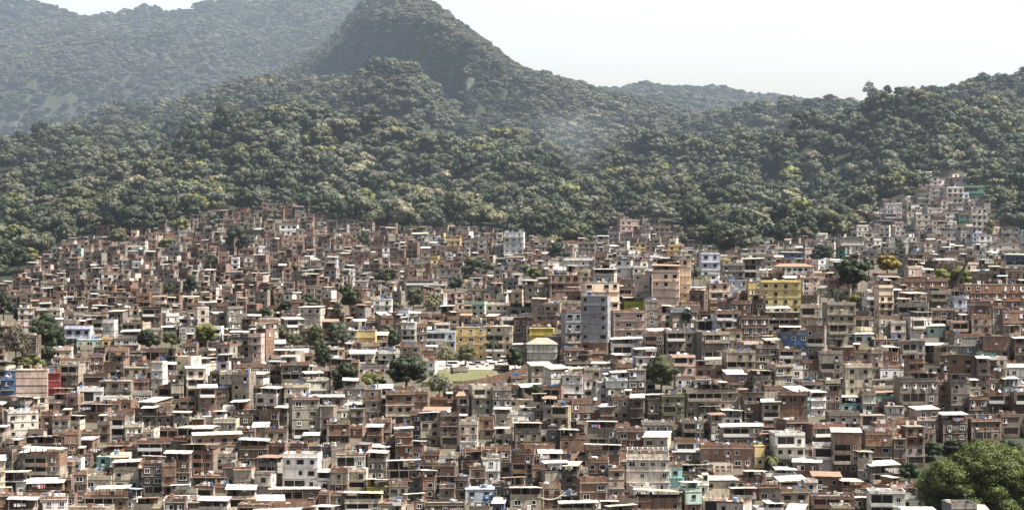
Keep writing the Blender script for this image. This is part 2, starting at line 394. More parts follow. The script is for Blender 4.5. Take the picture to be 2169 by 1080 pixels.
    if top == 's':
        tx, ty = r.uniform(-.03, .03), r.choice([.09, .14, -.08]) * (1 if w < 8 else .4); lo = .25
        pi, mb = part('roof'); base = T + lo + abs(ty) * (Y * 2 if ty < 0 else 0) * 1.0
        z = lambda x, y: base + tx * x + ty * (y - yf)
        k = max(2, int(w / 1.1)) if det else 1; step = (w + .7) / k
        for q in range(k): mb.slab(-X - .35 + q * step, -X - .35 + (q + 1) * step - .004, yf - .5, Y + .3, lambda x, y: z(x, y) + .035 * (q % 2), .06, 'sheet', sh)
        pi, mb = part('roof_wall'); c = [(-X + .01, yf + .01), (X - .01, yf + .01), (X - .01, Y - .01), (-X + .01, Y - .01)]
        mb.hexa([(x, y, T) for x, y in c] + [(x, y, z(x, y) - .01) for x, y in c], mt, mc)
    if top == 'h':
        pi, mb = part('roof'); a = min(X, Y) * .8; o = .35; tc = sp.get('tile') or TILE; hz = sp.get('hz', min(X, Y) * .5)
        k0 = len(mb.v); mb.v += [(-X - o, yf - o, T), (X + o, yf - o, T), (X + o, Y + o, T), (-X - o, Y + o, T), (-X + a, 0, T + hz), (X - a, 0, T + hz)]
        for f in ((0, 1, 5, 4), (2, 3, 4, 5), (1, 2, 5), (3, 0, 4), (3, 2, 1, 0)): mb.face([k0 + q for q in f], 'sheet', tc)
    if top == 'p':
        for sx in range(4):
            for yy in (yf + .2, Y - .2):
                pi, mb = part('pillar'); x = -X + .25 + (w - .5) * sx / 3; mb.box(x - .12, x + .12, yy - .12, yy + .12, T, T + 2.3, 'plaster', K['ow'][1])
        pi, mb = part('pergola_beams')
        for yy in (yf + .2, Y - .2): mb.box(-X, X, yy - .1, yy + .1, T + 2.301, T + 2.5, 'plaster', K['ow'][1])
        for q in range(9):
            x = -X + .2 + (w - .4) * q / 8; mb.box(x - .07, x + .07, yf - .3, Y, T + 2.501, T + 2.64, 'plaster', K['ow'][1])
        parapet(.7)
    # rooftop odds and ends as part of the roof: pipes, blocks, aerials
    if det and top in 'fbun':
        for _ in range(r.randint(2, 7)):
            pi, mb = part('roof_lumber')
            x, y = r.uniform(-X + .7, X - .7), r.uniform(yf + .6, Y - .6); s2 = r.uniform(.2, .7)
            mb.box(x - s2, x + s2, y - .3, y + .3, T, T + r.uniform(.3, 1.5), r.choice(['concrete', 'paint', 'brick', 'sheet']), r.choice([(.7, .69, .66), (.35, .3, .25), (.1, .2, .4), (.3, .16, .1), (.65, .6, .5)]))
    if det and r.random() < .5:
        pi, mb = part('aerial'); x, y = r.uniform(-X + .4, X - .4), r.uniform(-Y * .5, Y - .4); za = T + r.uniform(2.6, 3.9) if top != 'n' else T + 2
        mb.bar((x, y, T), (x, y, za), .035, 'paint', (.35, .35, .35), 4); mb.box(x - .5, x + .5, y - .02, y + .02, za - .2, za - .15, 'paint', (.4, .4, .4)); mb.box(x - .3, x + .3, y - .02, y + .02, za - .5, za - .45, 'paint', (.4, .4, .4))
    sp['T'] = T; sp['ztop'] = T + {'c': 2.5, 's': .6, 'h': 2.2, 'b': 2.4, 'p': 2.6}.get(top, 1.0)
    return P

# transcription of the buildings that can be told apart in the photo:
# x0 x1 ytop ybottom storeys walls(bottom..top) top yaw | own label
B = """
0 29 797 845 3 bl f 5|bright blue block with small windows cut off at the left picture edge
8 47 782 800 1 bl n 5|narrow blue upper house behind the bright blue block at the left edge
30 96 781 843 4 pk n 8|tall pink-beige block with small windows between the blue and dark red blocks
96 126 788 836 3 rd n 8|windowless dark red block beside the tall pink-beige block
160 215 822 855 1 wh f 0|low white box house with a single small window, left side
165 228 855 893 2 bp c 0
260 316 778 806 2 cb n 0
280 318 828 860 2 cg f 0
210 280 806 850 3 co n -4
321 348 764 836 4 wh n -6|narrow white tower house, left of a dark gap
350 382 768 795 2 wh c -10
186 218 748 800 3 br f 6
0 76 868 925 2 ow f 22|large off-white corner house with square dark windows at the left edge
110 147 876 920 2 cb b 4
146 172 880 918 1 cr c 0
47 118 922 948 1 br c 0
50 130 948 1022 3 cb,cb,br c 0|three storey concrete house with a brick top floor under a white canopy
135 166 912 978 3 bo f 6|tall narrow orange brick tower house near the left edge
168 200 928 955 1 br s -8
185 255 943 976 2 br c 0
205 233 965 990 1 tq n 0|small turquoise walled house below a brick canopy house on the left
290 372 932 970 2 br f 0|wide reddish brick house with a flat top and two pale windows
390 456 940 1012 3 br,br,bo c -6
238 293 976 1034 2 cr c 4
2 56 998 1050 2 wh c 0
57 130 1022 1052 1 br c 0
175 270 1032 1078 2 bp c 4
285 346 1052 1092 2 cr c 0
360 416 1026 1062 1 cb c 0
420 482 1056 1096 2 ow c 0
330 366 862 905 1 bo c 0
300 330 862 905 1 cd c 0
366 402 872 908 1 cb c 0
250 284 872 895 1 cr f 0
262 300 895 940 2 cr f 6
305 330 905 945 2 cr u 0
405 432 885 906 1 br n 0
378 420 843 880 1 br u 0
455 478 868 895 1 wh c 0
490 540 848 885 1 bo c 0
500 540 905 935 1 br f 0
455 500 960 1000 2 cb f 0
495 535 985 1040 2 cr u 0
552 594 868 903 1 br s -10
605 677 838 926 4 co f 14|big four storey grey concrete block with small windows, below the tree clump
678 709 860 928 3 co n -6
708 741 862 896 1 cr f 0
742 772 864 898 1 co n 0
726 773 805 860 2 cg c 4|two storey grey house under a white canopy with a window band, right of dark trees
773 808 825 896 3 bd,co,br n 0
815 876 829 904 3 co,cr,br f 3|three storey house with grey, cream and brick floors stacked up
877 908 826 882 2 cg,br f 0
888 928 873 942 3 cb c 0|three storey beige-grey house with paired white windows and a rooftop shade
930 972 875 948 3 bd f 4|dark brick three storey house with paired windows beside a beige-grey one
972 1013 890 938 2 cr b 0
975 1012 934 958 1 wh n 0
1015 1050 878 928 2 co,bp f 0
690 740 893 945 2 bd,br f 0
740 772 898 925 1 bo f 0
835 873 905 978 2 bo c 6|tall slim orange brick house with a white canopy over its roof
778 810 900 955 2 br c 0
642 676 918 944 1 cb s 0|small beige rooftop house with a pale roof and a cable hanging off it
709 773 958 1018 2 ow f 3
780 820 955 1014 2 co c 0
600 676 960 1036 3 wh u -4|white house with an outside staircase and dark verandas
700 738 993 1050 2 br,co f 0
818 888 976 1042 2 cg,br c 0
775 821 1013 1048 1 yd c 0|house with a yellow balcony under a white canopy, bottom centre left
568 674 1033 1062 1 br s 6|long low brick house with white framed windows and slanting pale roof
728 808 1043 1082 1 cr c 3|cream house with a wide veranda below a long cream canopy, bottom edge
545 600 968 1012 2 cg c -14
822 862 1022 1062 1 cg f 0
855 896 1046 1080 1 br c 0
898 934 955 982 1 br f 0
917 968 976 1048 3 bd u -5
975 1020 955 1008 2 co,bd c 5
1020 1057 972 1022 2 wh n 8|white walled small house with four dark windows below a brown balcony
1060 1082 945 990 2 br f 0
676 700 1040 1075 2 br f 0
900 985 1062 1094 2 bd f 0|dark brick house carrying pale painted letters at the bottom edge
1045 1070 1058 1092 1 bl s -6|small blue house with a pale sloping roof at the bottom edge
984 1048 1034 1066 1 lb n 0
1192 1236 792 850 3 wh,wh,wh,lb n 0|white three storey house with few windows and a pale blue top
1236 1271 778 842 3 ow,ow,cb f 0
1282 1329 786 850 3 cg,co,wh c 0
1330 1367 784 852 3 bd,bd,cg n 5
1297 1338 838 896 2 co b 0|grey house with a green roof parapet, right of the yellow panel house
1400 1450 833 898 2 cb,ol f 0|two storey house with an olive green upper floor below a two-tone tree
1450 1563 813 884 2 co c 0|very wide two storey concrete house under a long pinkish canopy
1485 1526 860 890 1 mt c 0
1530 1572 866 892 1 wh c 0
1080 1131 862 893 1 wh c 0
1089 1146 894 950 2 bp,co c 0
1169 1208 860 928 2 cb n 0|beige house with a bright yellow panel across its top
1184 1244 910 958 2 br c 4
1196 1242 893 916 1 bd c 0
1245 1307 893 945 2 co c 0
1309 1366 908 948 1 br f -4
1360 1425 892 928 1 cg f 0
1362 1426 922 956 1 cr s -12|cream house with an orange-edged sloping roof right of centre
1269 1300 855 894 1 bp s 0
1445 1492 890 935 2 co u 0
1528 1616 897 962 2 cb s 0
1485 1598 940 988 2 bp f -3
1595 1618 944 992 2 yo n 0
1084 1134 942 1020 2 wh,br c 0
1080 1146 1034 1088 2 cr c 0|cream corner house with a broad white canopy on the bottom edge
1150 1201 976 1042 2 cb c 10|beige house with rounded terrace under a small white canopy
1240 1316 942 992 1 br c 0
1328 1420 953 1045 2 ow,ow p 0|off-white house with columned balconies and a bare pergola above
1285 1320 988 1052 2 cb f 0
1225 1286 1016 1080 2 cb,br f 6|brick house over a beige floor with a dark water tank on the roof
1438 1502 986 1022 1 br c 0
1500 1554 982 1024 1 br p 14|open topped brick house with a white lattice of beams
1555 1622 1000 1036 1 br c 0
1185 1266 1064 1098 1 cr c 0
1345 1446 1037 1092 2 br c 0
1445 1483 1020 1090 2 br,mt c 0
1488 1560 1012 1048 1 cr s 0
1490 1545 1050 1085 2 cr f 0
1791 1848 772 858 3 bo,cr,cr f 0|three storey cream block with dark floor bands and a brick foot
1850 1901 803 840 1 wh c 0
1903 1986 789 880 2 br,co c 4|large concrete house over brick with a long white canopy and tall pipe
1986 2014 808 872 2 co,br f 0
2014 2054 794 882 2 co c 0
2053 2092 838 888 2 br f 0
2092 2146 832 890 2 bo,br f -3
2146 2185 828 898 2 br f 0
2125 2180 800 835 1 lb c 0
1777 1827 838 866 1 tq c 0|low turquoise house with a dark veranda beneath the cream block
1713 1746 829 880 2 wh c 10
1652 1713 830 907 2 br f 0
1695 1742 806 832 1 wh f 0
1615 1654 848 908 1 cb s 0
1852 1896 832 860 1 mt c 0
1878 1916 858 892 1 ow n 0
1755 1822 874 912 1 co f 0
1822 1876 877 905 1 cr n 0
1765 1826 909 1002 3 br,cr,bp s -6|three storey cream and brick corner house with a pale sloping roof
1637 1703 915 994 3 bd,ow,wh f 0
1832 1890 910 988 3 bd,bd,br f 0
1890 1918 925 988 3 bd n 0
1916 1958 900 984 3 bd,cg,br n 4
1725 1786 942 1000 2 wh,ow f -6
1684 1743 972 1006 1 br s -10
1840 1903 984 1022 1 cr c 0
1620 1686 994 1018 1 wh c 0
1650 1752 1013 1042 1 cd c 4
1723 1783 1003 1038 1 br s 0
1650 1712 1033 1092 2 cb f 5
1780 1843 1018 1048 1 br c 8
1843 1920 1036 1096 2 wh f -5|white two storey corner house left of the big round tree at the bottom
1720 1812 1046 1092 2 bd,br f -4
2138 2195 1030 1082 1 bp c 0|pinkish brick house in front of the big round tree, bottom right corner
1600 1658 1062 1096 1 wh c 0
1234 1292 624 762 5 br,br,gb,gb,gb n 0|blue-grey tower block with a brick foot standing in the centre
1193 1248 656 748 4 cb,cb,gb,gb f 0|lower grey annex with black square windows left of the blue-grey tower
1234 1309 596 716 4 pe n 0|peach cream tower block rising behind the blue-grey tower
1384 1442 560 662 3 pe c -6|large peach beige block with a wide rooftop opening above the lime house
1344 1386 580 655 3 ow n -14|pale block with small windows attached left of the large peach beige block
1440 1465 546 655 4 pe n -6|narrow peach tower attached right of the large peach beige block
1321 1366 628 660 1 lm c 0|lime green rooftop house beside the blue-grey tower
1297 1365 655 716 2 pk f 0|pink-beige two storey house with dark square windows right of the tower
1365 1394 632 706 3 co f 0
1296 1361 716 752 1 wh c 0
1363 1407 704 758 2 bd,br f 0
1408 1470 700 760 2 co f 0
1511 1568 656 708 2 cg,wh f 0|white fronted house with two dark windows left of a large brick wall
1473 1512 678 704 1 cb n 0
1567 1627 668 728 2 bd f 0
1484 1524 532 588 3 lb f 0|pale blue three storey block standing against the dark forest
1530 1578 555 598 3 cg f 0
1306 1340 548 598 3 wh n 0
1340 1368 560 598 2 pk,ow f 0
1162 1227 580 630 3 bp n 0|pinkish brick block with a white concrete grid left of the peach tower
1185 1234 637 664 1 cr f 0
1116 1181 714 774 1 ow h 0|white warehouse with a blank front and hipped tile roof
1122 1174 694 722 1 yd n 0|mustard yellow walled house behind the white warehouse
1028 1088 690 762 3 cr,cr,cr n 0
965 1030 690 762 3 yo n 0|long ochre yellow apartment house with regular windows behind the car park
980 1086 678 694 1 ow c 0
1612 1697 590 662 3 ye f 0|bright yellow three storey apartment block on the ridge
1624 1695 660 705 2 bd n 0
1584 1614 595 640 2 yo n 0
1500 1545 597 634 2 pe n 6
1545 1585 592 632 2 lb n -4
1640 1724 552 582 1 wh h 0|long white house with a reddish roof and a row of tall openings
1695 1735 585 630 2 pk n 0
1725 1760 575 605 1 pe n 0
1697 1745 645 692 2 cr f 0
1656 1713 690 748 2 bl c -8|deep blue house under a tilted white sheet roof below the yellow block
1832 1859 618 663 3 wh n 6|slim white tower house beside a peach tower on the right
1858 1891 600 668 4 pe b 0|slim peach tower house with dark windows on the right
1750 1812 640 728 4 cb f 4|four storey beige-grey block with few windows on the right
1800 1858 668 700 2 cg u 0
1858 1905 668 712 2 cb u 0
2040 2175 600 652 3 bo n 4|wide unfinished brick block with a pale concrete grid at the right edge
1960 2006 588 622 2 br f 0
1968 2022 650 695 2 co f 0
2020 2085 709 752 2 cg f 0|two storey grey house with white framed windows and a dark roof rim
1903 1958 723 768 2 wh,cg s 0
1965 2006 688 715 1 mt s 0|small mint green house under a pale sheet roof on the right
2085 2140 710 760 2 bp s 0
2120 2175 655 705 2 bp f 0
1850 1905 735 775 2 bo c 0
1475 1535 765 800 2 bp c 0
1535 1600 740 800 3 cb f 0
1600 1650 718 780 3 cd,cb,co c 0
1650 1700 735 790 3 bd,cb f 0
1068 1111 489 548 5 wh n 0|slim bright white block standing at the forest edge left of centre
635 683 646 694 2 ow s 0|cream house with a broad pale roof among round trees
790 830 632 672 3 wh n 0|white three storey block with dark side, above the grey rock gap
755 796 697 727 1 yo n 0|windowless ochre yellow block left of a dark rock slope
735 757 697 727 1 cr n 0
768 800 680 700 1 br n 0
850 882 680 736 4 ow n 0|narrow white four storey block right of a dark rock slope
880 902 684 736 3 bp,co u 0
900 966 698 738 2 lb f 0
750 822 760 792 1 ow c 3
740 792 744 770 1 cr s 0
800 850 742 765 1 ow f 0
850 905 748 790 1 cr c 0
905 925 765 800 1 wh n 0
487 530 700 770 4 cb c 0
527 556 705 775 4 pk b 0
445 488 748 790 2 wh,wh c 0
435 470 690 722 2 wh f 0
300 365 738 765 2 br f 0
135 190 690 735 2 lb f 4|pale blue and white terraced house on the far left below the brick slope
160 215 716 745 1 mt n 0
215 245 712 742 1 yo f 0
240 292 700 742 2 pk,ow c 0
30 72 650 700 4 ow n 14|tall weathered off-white block at the far left hillside edge
80 108 748 768 1 ow s 0
110 150 735 770 1 pk f 0
652 682 433 462 2 cr n 0|small cream block with two windows highest in the left hillside favela
592 630 470 498 3 wh f 0
175 200 494 506 1 wh n 0
855 945 588 612 1 ow f 0
930 975 565 600 2 cg f 0
985 1030 638 668 2 ow,mt f 0
1030 1080 640 672 2 ow f 0
1080 1130 640 668 2 cg c 0
1130 1185 600 640 2 co f 0
1120 1185 668 700 2 bp c 0
1225 1262 508 545 2 cb b 0
1192 1258 545 572 1 ow f 0
1310 1350 462 500 3 pk f 0
1385 1420 476 510 3 bp u 0
1345 1368 512 535 1 yo n 0
1415 1450 515 538 1 yo f 0
1943 1970 396 440 4 ow,cg f 4|pale four storey block highest at the left of the summit houses
1972 2003 390 432 4 cg,ow u -5
2004 2040 394 440 3 cg,ow f 3
1960 1990 372 400 2 wh n 0
2010 2050 372 398 2 wh,ow s 0
1880 1912 432 455 2 wh c 0
2000 2032 446 470 2 wh f 0
1990 2030 480 505 2 ow c 0
2100 2135 450 480 2 ow f 0
2120 2160 480 505 2 cg n 0
2038 2086 392 420 2 gn f 0|dark green house high on the right hillside
1875 1912 428 470 4 ow f 0
2058 2092 440 492 4 ow n 0|tall cream white block at the right side of the upper cluster
2030 2058 450 478 2 gn f 0
1940 1970 452 490 3 cr n 0
1975 2022 358 384 2 ow,cg b 0
1890 1922 498 536 4 lb,wh n 0|slim white tower house above the orange-yellow tree
2073 2102 496 522 2 wh n 0
2110 2169 512 540 2 ow f 0
2136 2200 535 575 2 wh,bl s 0|white hall with a deep blue frame at the right edge
1778 1830 500 530 2 ow s 0
1655 1700 530 552 1 bl s 0
1590 1625 520 560 2 ow f 0
1575 1620 545 590 2 cg c 0
1795 1816 208 226 2 pk f 6|small pink-beige house on the right skyline ridge
1814 1836 214 230 2 ow n 0|small off-white house on the right skyline ridge beside dark trees
"""
def inv_h(x0, x1, yt, yb, n, cols, top, yaw, label=None, px=None):
    xc = (x0 + x1) / 2; x, D, z = locate(xc, yb + 3)
    w = (x1 - x0) * D / F / max(.8, math.cos(math.radians(yaw))) ; H = (yb - yt) * D / F
    ch = 0
    if top == 'c': ch = 2.3 if H > 4.4 else 1.9; 
    ext = {'c': ch, 's': .7, 'h': 1.9, 'b': 1.0, 'p': 2.5, 'f': .7, 'u': .8}.get(top, 0)
    h = (H - ext) / n
    while h > 3.4 and n < 9: n += 1; h = (H - ext) / n
    while h < 2.1 and n > 1: n -= 1; h = (H - ext) / n
    if h < 1.6: z += 0; h = 2.3; z -= (n * h + ext) - H
    d = max(5.0, min(7.5, w * .85))
    if abs(yaw) > 10: w *= .8
    return dict(x=x, D=D + d / 2, z=z, w=max(2.6, w - .15), d=d, n=n, h=h, cols=cols, top=top, yaw=math.radians(yaw) + .0, ch=ch, label=label, expl=True, rect=(x0, yt, x1, yb))
SPEC = []
for ln in B.strip().splitlines():
    a, _, lab = ln.partition('|'); t = a.split()
    s = inv_h(*map(float, t[:4]), int(t[4]), t[5].split(','), t[6], float(t[7]), lab or None)
    r = random.Random(hash_ := int(float(t[0]) * 7919 + float(t[2]) * 104729))
    if float(t[7]) == 0: s['yaw'] += math.radians(r.gauss(0, 5))
    s['seed'] = hash_; SPEC.append(s)
    s['sheet'] = r.choices(['white', 'cream', 'pale grey', 'rusty'], [6, 3, 1.2, .4])[0]
    s['skirt'] = 7.0
    if lab and ('apartment' in lab or 'white block' in lab or 'three storey apartment' in lab): s['plain'] = True; s['skip'] = .03
    if lab and ('tower' in lab or 'annex' in lab or 'peach' in lab or 'tall pink' in lab or 'bright blue' in lab): s['plain'] = True; s['skip'] = .35
    if lab and ('windowless' in lab or 'dark red' in lab or 'warehouse' in lab): s['blind'] = True
for s in SPEC:
    if s['label'] and 'white warehouse' in s['label']: s['tile'] = (.38, .27, .22)
    if s['label'] and 'long white house' in s['label']: s['nwin'] = 7; s['hz'] = 1.2
# ------------------------------------------------------------------ town trees: x0 x1 ytop ybase kind | label
TT = """
1938 2240 922 1112 big dk|huge round dark green tree filling the bottom right corner
1362 1442 758 846 rnd ol|two-tone olive and dark tree among houses right of centre
812 908 752 838 rnd dk|broad dark bushy tree left of the car park slope
848 880 748 812 palm dk|tall palm sticking out of the bushes left of the car park
698 762 768 850 rnd dk|very dark leafy tree above the four storey grey concrete block
765 818 790 832 rnd yg|low olive yellow bushes between two dark trees
905 955 795 852 rnd pl|pale yellowish bush at the foot of the grassy bank
922 968 733 778 rnd pl|pale loose tree beside the car park in front of the ochre apartments
960 1012 733 780 rnd ol|olive tree shading the parked cars
1025 1058 713 768 palm dk|single palm in front of the long ochre apartment house
1070 1112 736 792 rnd dk|dark dense tree between car park and white warehouse
645 690 690 760 rnd ol|rounded olive tree at the left of the central tree group
685 742 680 750 rnd gg|rounded grey-green tree right of the central tree group
660 705 730 790 rnd dk|dark tree under the rounded central group
700 728 640 700 rnd gg|slim grey-green tree beside the cream house with broad roof
714 766 598 690 rnd dk|tall dark tree with lit top above the central tree group
852 900 612 670 rnd ol|rounded olive tree above the dark rock slope
895 940 620 672 rnd pl|pale olive tree right of its rounder neighbour above the rock slope
575 606 688 725 rnd ol|small olive tree left of the white roofed group
602 640 708 740 rnd ol|leafy shrub tree below the cream house with broad roof
635 672 623 652 rnd dk|small dark round tree above the cream house with broad roof
545 576 652 678 rnd dk|small dark tree left of the cream house with broad roof
585 622 638 668 rnd dk|dark round tree just left of the cream house with broad roof
408 462 685 742 rnd yg|yellow-green tree on the left among pale houses
288 340 700 750 rnd dk|dark tree above brick houses on the left
340 384 703 742 rnd ol|dull olive tree between dark and yellow-green trees on the left
474 528 482 548 rnd dk|tall dark tree in the upper left brick slope
388 419 585 630 rnd dk|dark round tree in the middle of the left brick slope
343 371 600 630 rnd dk|small round tree left of another in the left brick slope
225 272 486 528 rnd ol|olive tree at the upper left edge of the brick slope
330 372 505 536 rnd yg|yellowish low tree near the top of the left brick slope
432 462 538 576 rnd ol|small green tree right of centre in the left brick slope
756 786 490 532 rnd dk|small dark tree below the forest edge, left of centre
730 757 498 520 rnd yg|small yellow-green bush left of a dark tree
786 846 568 604 rnd ol|broad green tree among far grey houses
908 934 560 612 palm dk|feathery palm among far pale houses
944 986 588 622 rnd dk|dark round tree right of the feathery palm
972 1052 545 592 rnd ol|wide green tree group below the slim bright white block
1112 1152 568 602 rnd yg|bright yellow-green tree left of the pinkish brick block
1156 1207 514 562 rnd dk|dark round tree at the forest edge near centre
1452 1486 560 612 rnd gg|grey-green tree right of the large peach block
1478 1502 578 612 palm yg|banana-like palm right of the large peach block
1772 1850 548 628 rnd dk|large dark tree on the right ridge
1712 1778 520 562 rnd dk|dark tree behind the long white house
1852 1912 540 590 rnd yo|orange-yellow tree on the right ridge
1822 1860 545 585 rnd gg|grey-green tree left of the orange-yellow tree
1968 2015 570 618 rnd yg|yellow-green tree behind brick houses on the right
2008 2066 568 616 rnd yg|bright yellow-green tree right of its twin on the ridge
1720 1752 606 656 palm dk|dark ragged palm left of its twin on the right ridge
1752 1790 606 652 palm dk|dark ragged palm right of its twin on the ridge
1798 1826 625 652 rnd yg|small lime green tree left of the slim white tower
0 62 690 792 rnd br|brownish half-bare tree at the left edge
52 132 668 765 rnd dk|dark tree mass below the weathered off-white block
20 70 755 790 rnd yg|light green bushes above the blue block at the left edge
62 100 758 795 rnd yg|second light green bush above the dark red block
60 92 670 712 rnd pl|pale green tree top beside the weathered off-white block
1118 1150 815 850 rnd dk|small dark tree in a gap left of the white three storey house
1440 1468 655 700 rnd dk|dark shrub between grey houses right of the tower
1622 1640 985 1002 palm yg|tiny palm between roofs near the bottom right
820 850 640 662 rnd gg|grey-green shrub behind the white three storey block
1096 1124 560 590 rnd gg|grey-green tree in the far pale houses near centre
1895 1915 505 540 rnd ol|small olive tree beside the slim white tower house
2085 2112 468 510 rnd yg|yellowish tree right of the tall cream white block
1935 1958 410 440 rnd ol|olive tree left of the pale block high on the right
96 140 700 752 rnd dk|dark tree in the shaded hollow left of the pale blue terraced house
20 66 650 700 rnd dk|dark tree at the left edge above the brownish half-bare tree
-20 30 620 690 rnd dk|dark forest tree cut off by the left edge
75 118 735 778 rnd dk|dark shrub tree above the tall pink-beige block
802 838 690 722 rnd gg|scrubby grey-green tree on the dark rock slope
818 852 705 745 rnd dk|dark scrub tree at the foot of the rock slope
560 600 440 478 rnd ol|olive tree among the highest left houses
430 470 452 486 rnd gg|grey-green tree among the highest left houses
360 404 462 498 rnd yg|yellow-green tree at the top edge of the brick slope
820 866 452 492 rnd dk|dark dome-shaped tree at the forest edge left of the slim white block
1925 1962 925 975 rnd dk|dark shrub tree at the left foot of the huge round tree
1955 2000 934 978 rnd dk|dark tree below the pillared wall, left end
1998 2050 930 965 rnd dk|dark tree below the pillared wall, second from the left end
2048 2105 932 962 rnd dk|dark tree below the middle of the pillared wall
2100 2169 934 970 rnd dk|dark tree below the right end of the pillared wall
1905 1950 985 1035 rnd dk|dark low tree between white corner house and the huge round tree
1742 1778 200 150 flat dk|dark flat-topped tree at the left end of the right skyline
1838 1868 186 150 rnd dk|dark rounded tree on the skyline beside the small houses
1826 1858 172 150 flat pl|pale nearly bare tree standing highest on the right skyline
1868 1892 180 150 flat dk|first dark flat-topped tree of the skyline row
1892 1916 184 150 flat dk|second dark flat-topped tree of the skyline row
1916 1942 182 150 flat dk|third dark flat-topped tree of the skyline row
1944 1968 183 150 rnd dk|rounded dark tree in the skyline row of flat-topped trees
1968 1996 179 150 flat dk|last dark flat-topped tree at the right end of the skyline row
1880 1905 535 560 rnd ol|olive shrub under the slim white tower
"""
TREES = []
for ln in TT.strip().splitlines():
    a, _, lab = ln.partition('|'); t = a.split(); x0, x1, yt, yb = map(float, t[:4])
    x, D, z = locate((x0 + x1) / 2, yb); s = D / F
    if yb < 240: yb = topx(x, D, z)[1]; yb = max(yb, yt + 12)
    TREES.append(dict(x=x, D=D + (x1 - x0) * s * .25, z=z, W=(x1 - x0) * s, H=(yb - yt) * s, kind=t[4], hue=t[5], label=lab, rect=(x0, yt, x1, yb)))

# ------------------------------------------------------------------ fill the slope with further houses, front to back
expl = [s['rect'] + (s['D'],) for s in SPEC] + [t['rect'] + (t['D'],) for t in TREES] + [(905, 735, 1115, 818, 660), (838, 680, 848, 735, 700), (1950, 885, 2169, 930, 560), (800, 690, 850, 735, 730)]
ER = np.array(expl, float); OCC = np.zeros(len(ER)); OW = np.ones(len(ER)); OW[-4] = 9; OW[-2] = 3
for i_, s in enumerate(SPEC): OW[i_] = 1.6 if s['label'] else 1.0
for i_, t in enumerate(TREES): OW[len(SPEC) + i_] = .9
PX = [s['x'] for s in SPEC] + [t['x'] for t in TREES]; PD = [s['D'] for s in SPEC] + [t['D'] for t in TREES]
PW = [s['w'] for s in SPEC] + [t['W'] * .6 for t in TREES]; PZ = [s['d'] for s in SPEC] + [t['W'] * .5 for t in TREES]
PX.append(-11); PD.append(678); PW.append(34); PZ.append(64)
def zone_style(px, row, D, r):
    far = D > 790
    if px < 900 and far: names, wt = ['br', 'bp', 'bd', 'co', 'cg', 'ow', 'wh', 'cb', 'pk', 'mt', 'bo'], [7, 6, 5, 5, 3.5, 2.0, 1.6, 2.4, 1, .25, 1]
    elif far and px > 1700: names, wt = ['cg', 'ow', 'wh', 'co', 'bp', 'cr', 'pk', 'gn', 'bd', 'lb'], [8, 5, 3.4, 3, 1.4, 2, 1.0, .4, .8, 1.2]
    elif 1150 < px < 1520 and 530 < row < 650 and r.random() < .6: names, wt = ['wh', 'ow', 'cr', 'pk', 'pe', 'cb', 'cg'], [4, 4, 3, 3, 1, 1.5, 1.5]
    elif far: names, wt = ['cg', 'ow', 'wh', 'co', 'bp', 'cr', 'pk', 'br', 'cb', 'lb', 'yo'], [5, 3, 2.0, 4, 4, 2, 2, 3, 3, .3, .3]
    elif row < 760: names, wt = ['cg', 'co', 'cb', 'br', 'bd', 'bp', 'ow', 'wh', 'cr', 'pk', 'lb'], [3, 4.5, 3, 3.5, 3.5, 2.5, 2, 1.3, 1.3, 1.3, .3]
    elif px > 1100: names, wt = ['br', 'bd', 'bp', 'bo', 'co', 'cg', 'cb', 'ow', 'wh', 'cr', 'pk', 'tq', 'bl', 'gn', 'cd'], [5.5, 5.5, 2.2, 2.2, 4.5, 1.6, 4.2, 2.6, 2.4, 3.0, 1.6, .2, 0, .12, 2.6]
    else: names, wt = ['br', 'bd', 'bp', 'bo', 'co', 'cg', 'cb', 'ow', 'wh', 'cr', 'pk', 'tq', 'bl', 'gn', 'cd'], [5, 3.6, 3, 3, 4.2, 2, 4.8, 3.6, 2.8, 4.0, 1.8, .2, 0, .12, 1.2]
    a = r.choices(names, wt)[0]; c = [a]
    if r.random() < .45:
        b = r.choices(names, wt)[0]; c = r.choice([[a, b], [b, a], [a, a, b]])
    if far: tops, tw = 'fcsubn', [4, 1.6, .9, 1.2, 2, 2.8]
    else: tops, tw = 'fcsub', [3.2, 5.2, 1.6, 1.4, 2]
    sheet = r.choices(['white', 'cream', 'pale grey', 'rusty', 'dark grey', 'pale blue'], [4, 3.4, 3, 1.6, .8, .15] if not far else [.8, 1.2, 3, 2.4, 1.4, .2])[0]
    return c, r.choices(tops, tw)[0], sheet
D = 478.0; cnt = 0
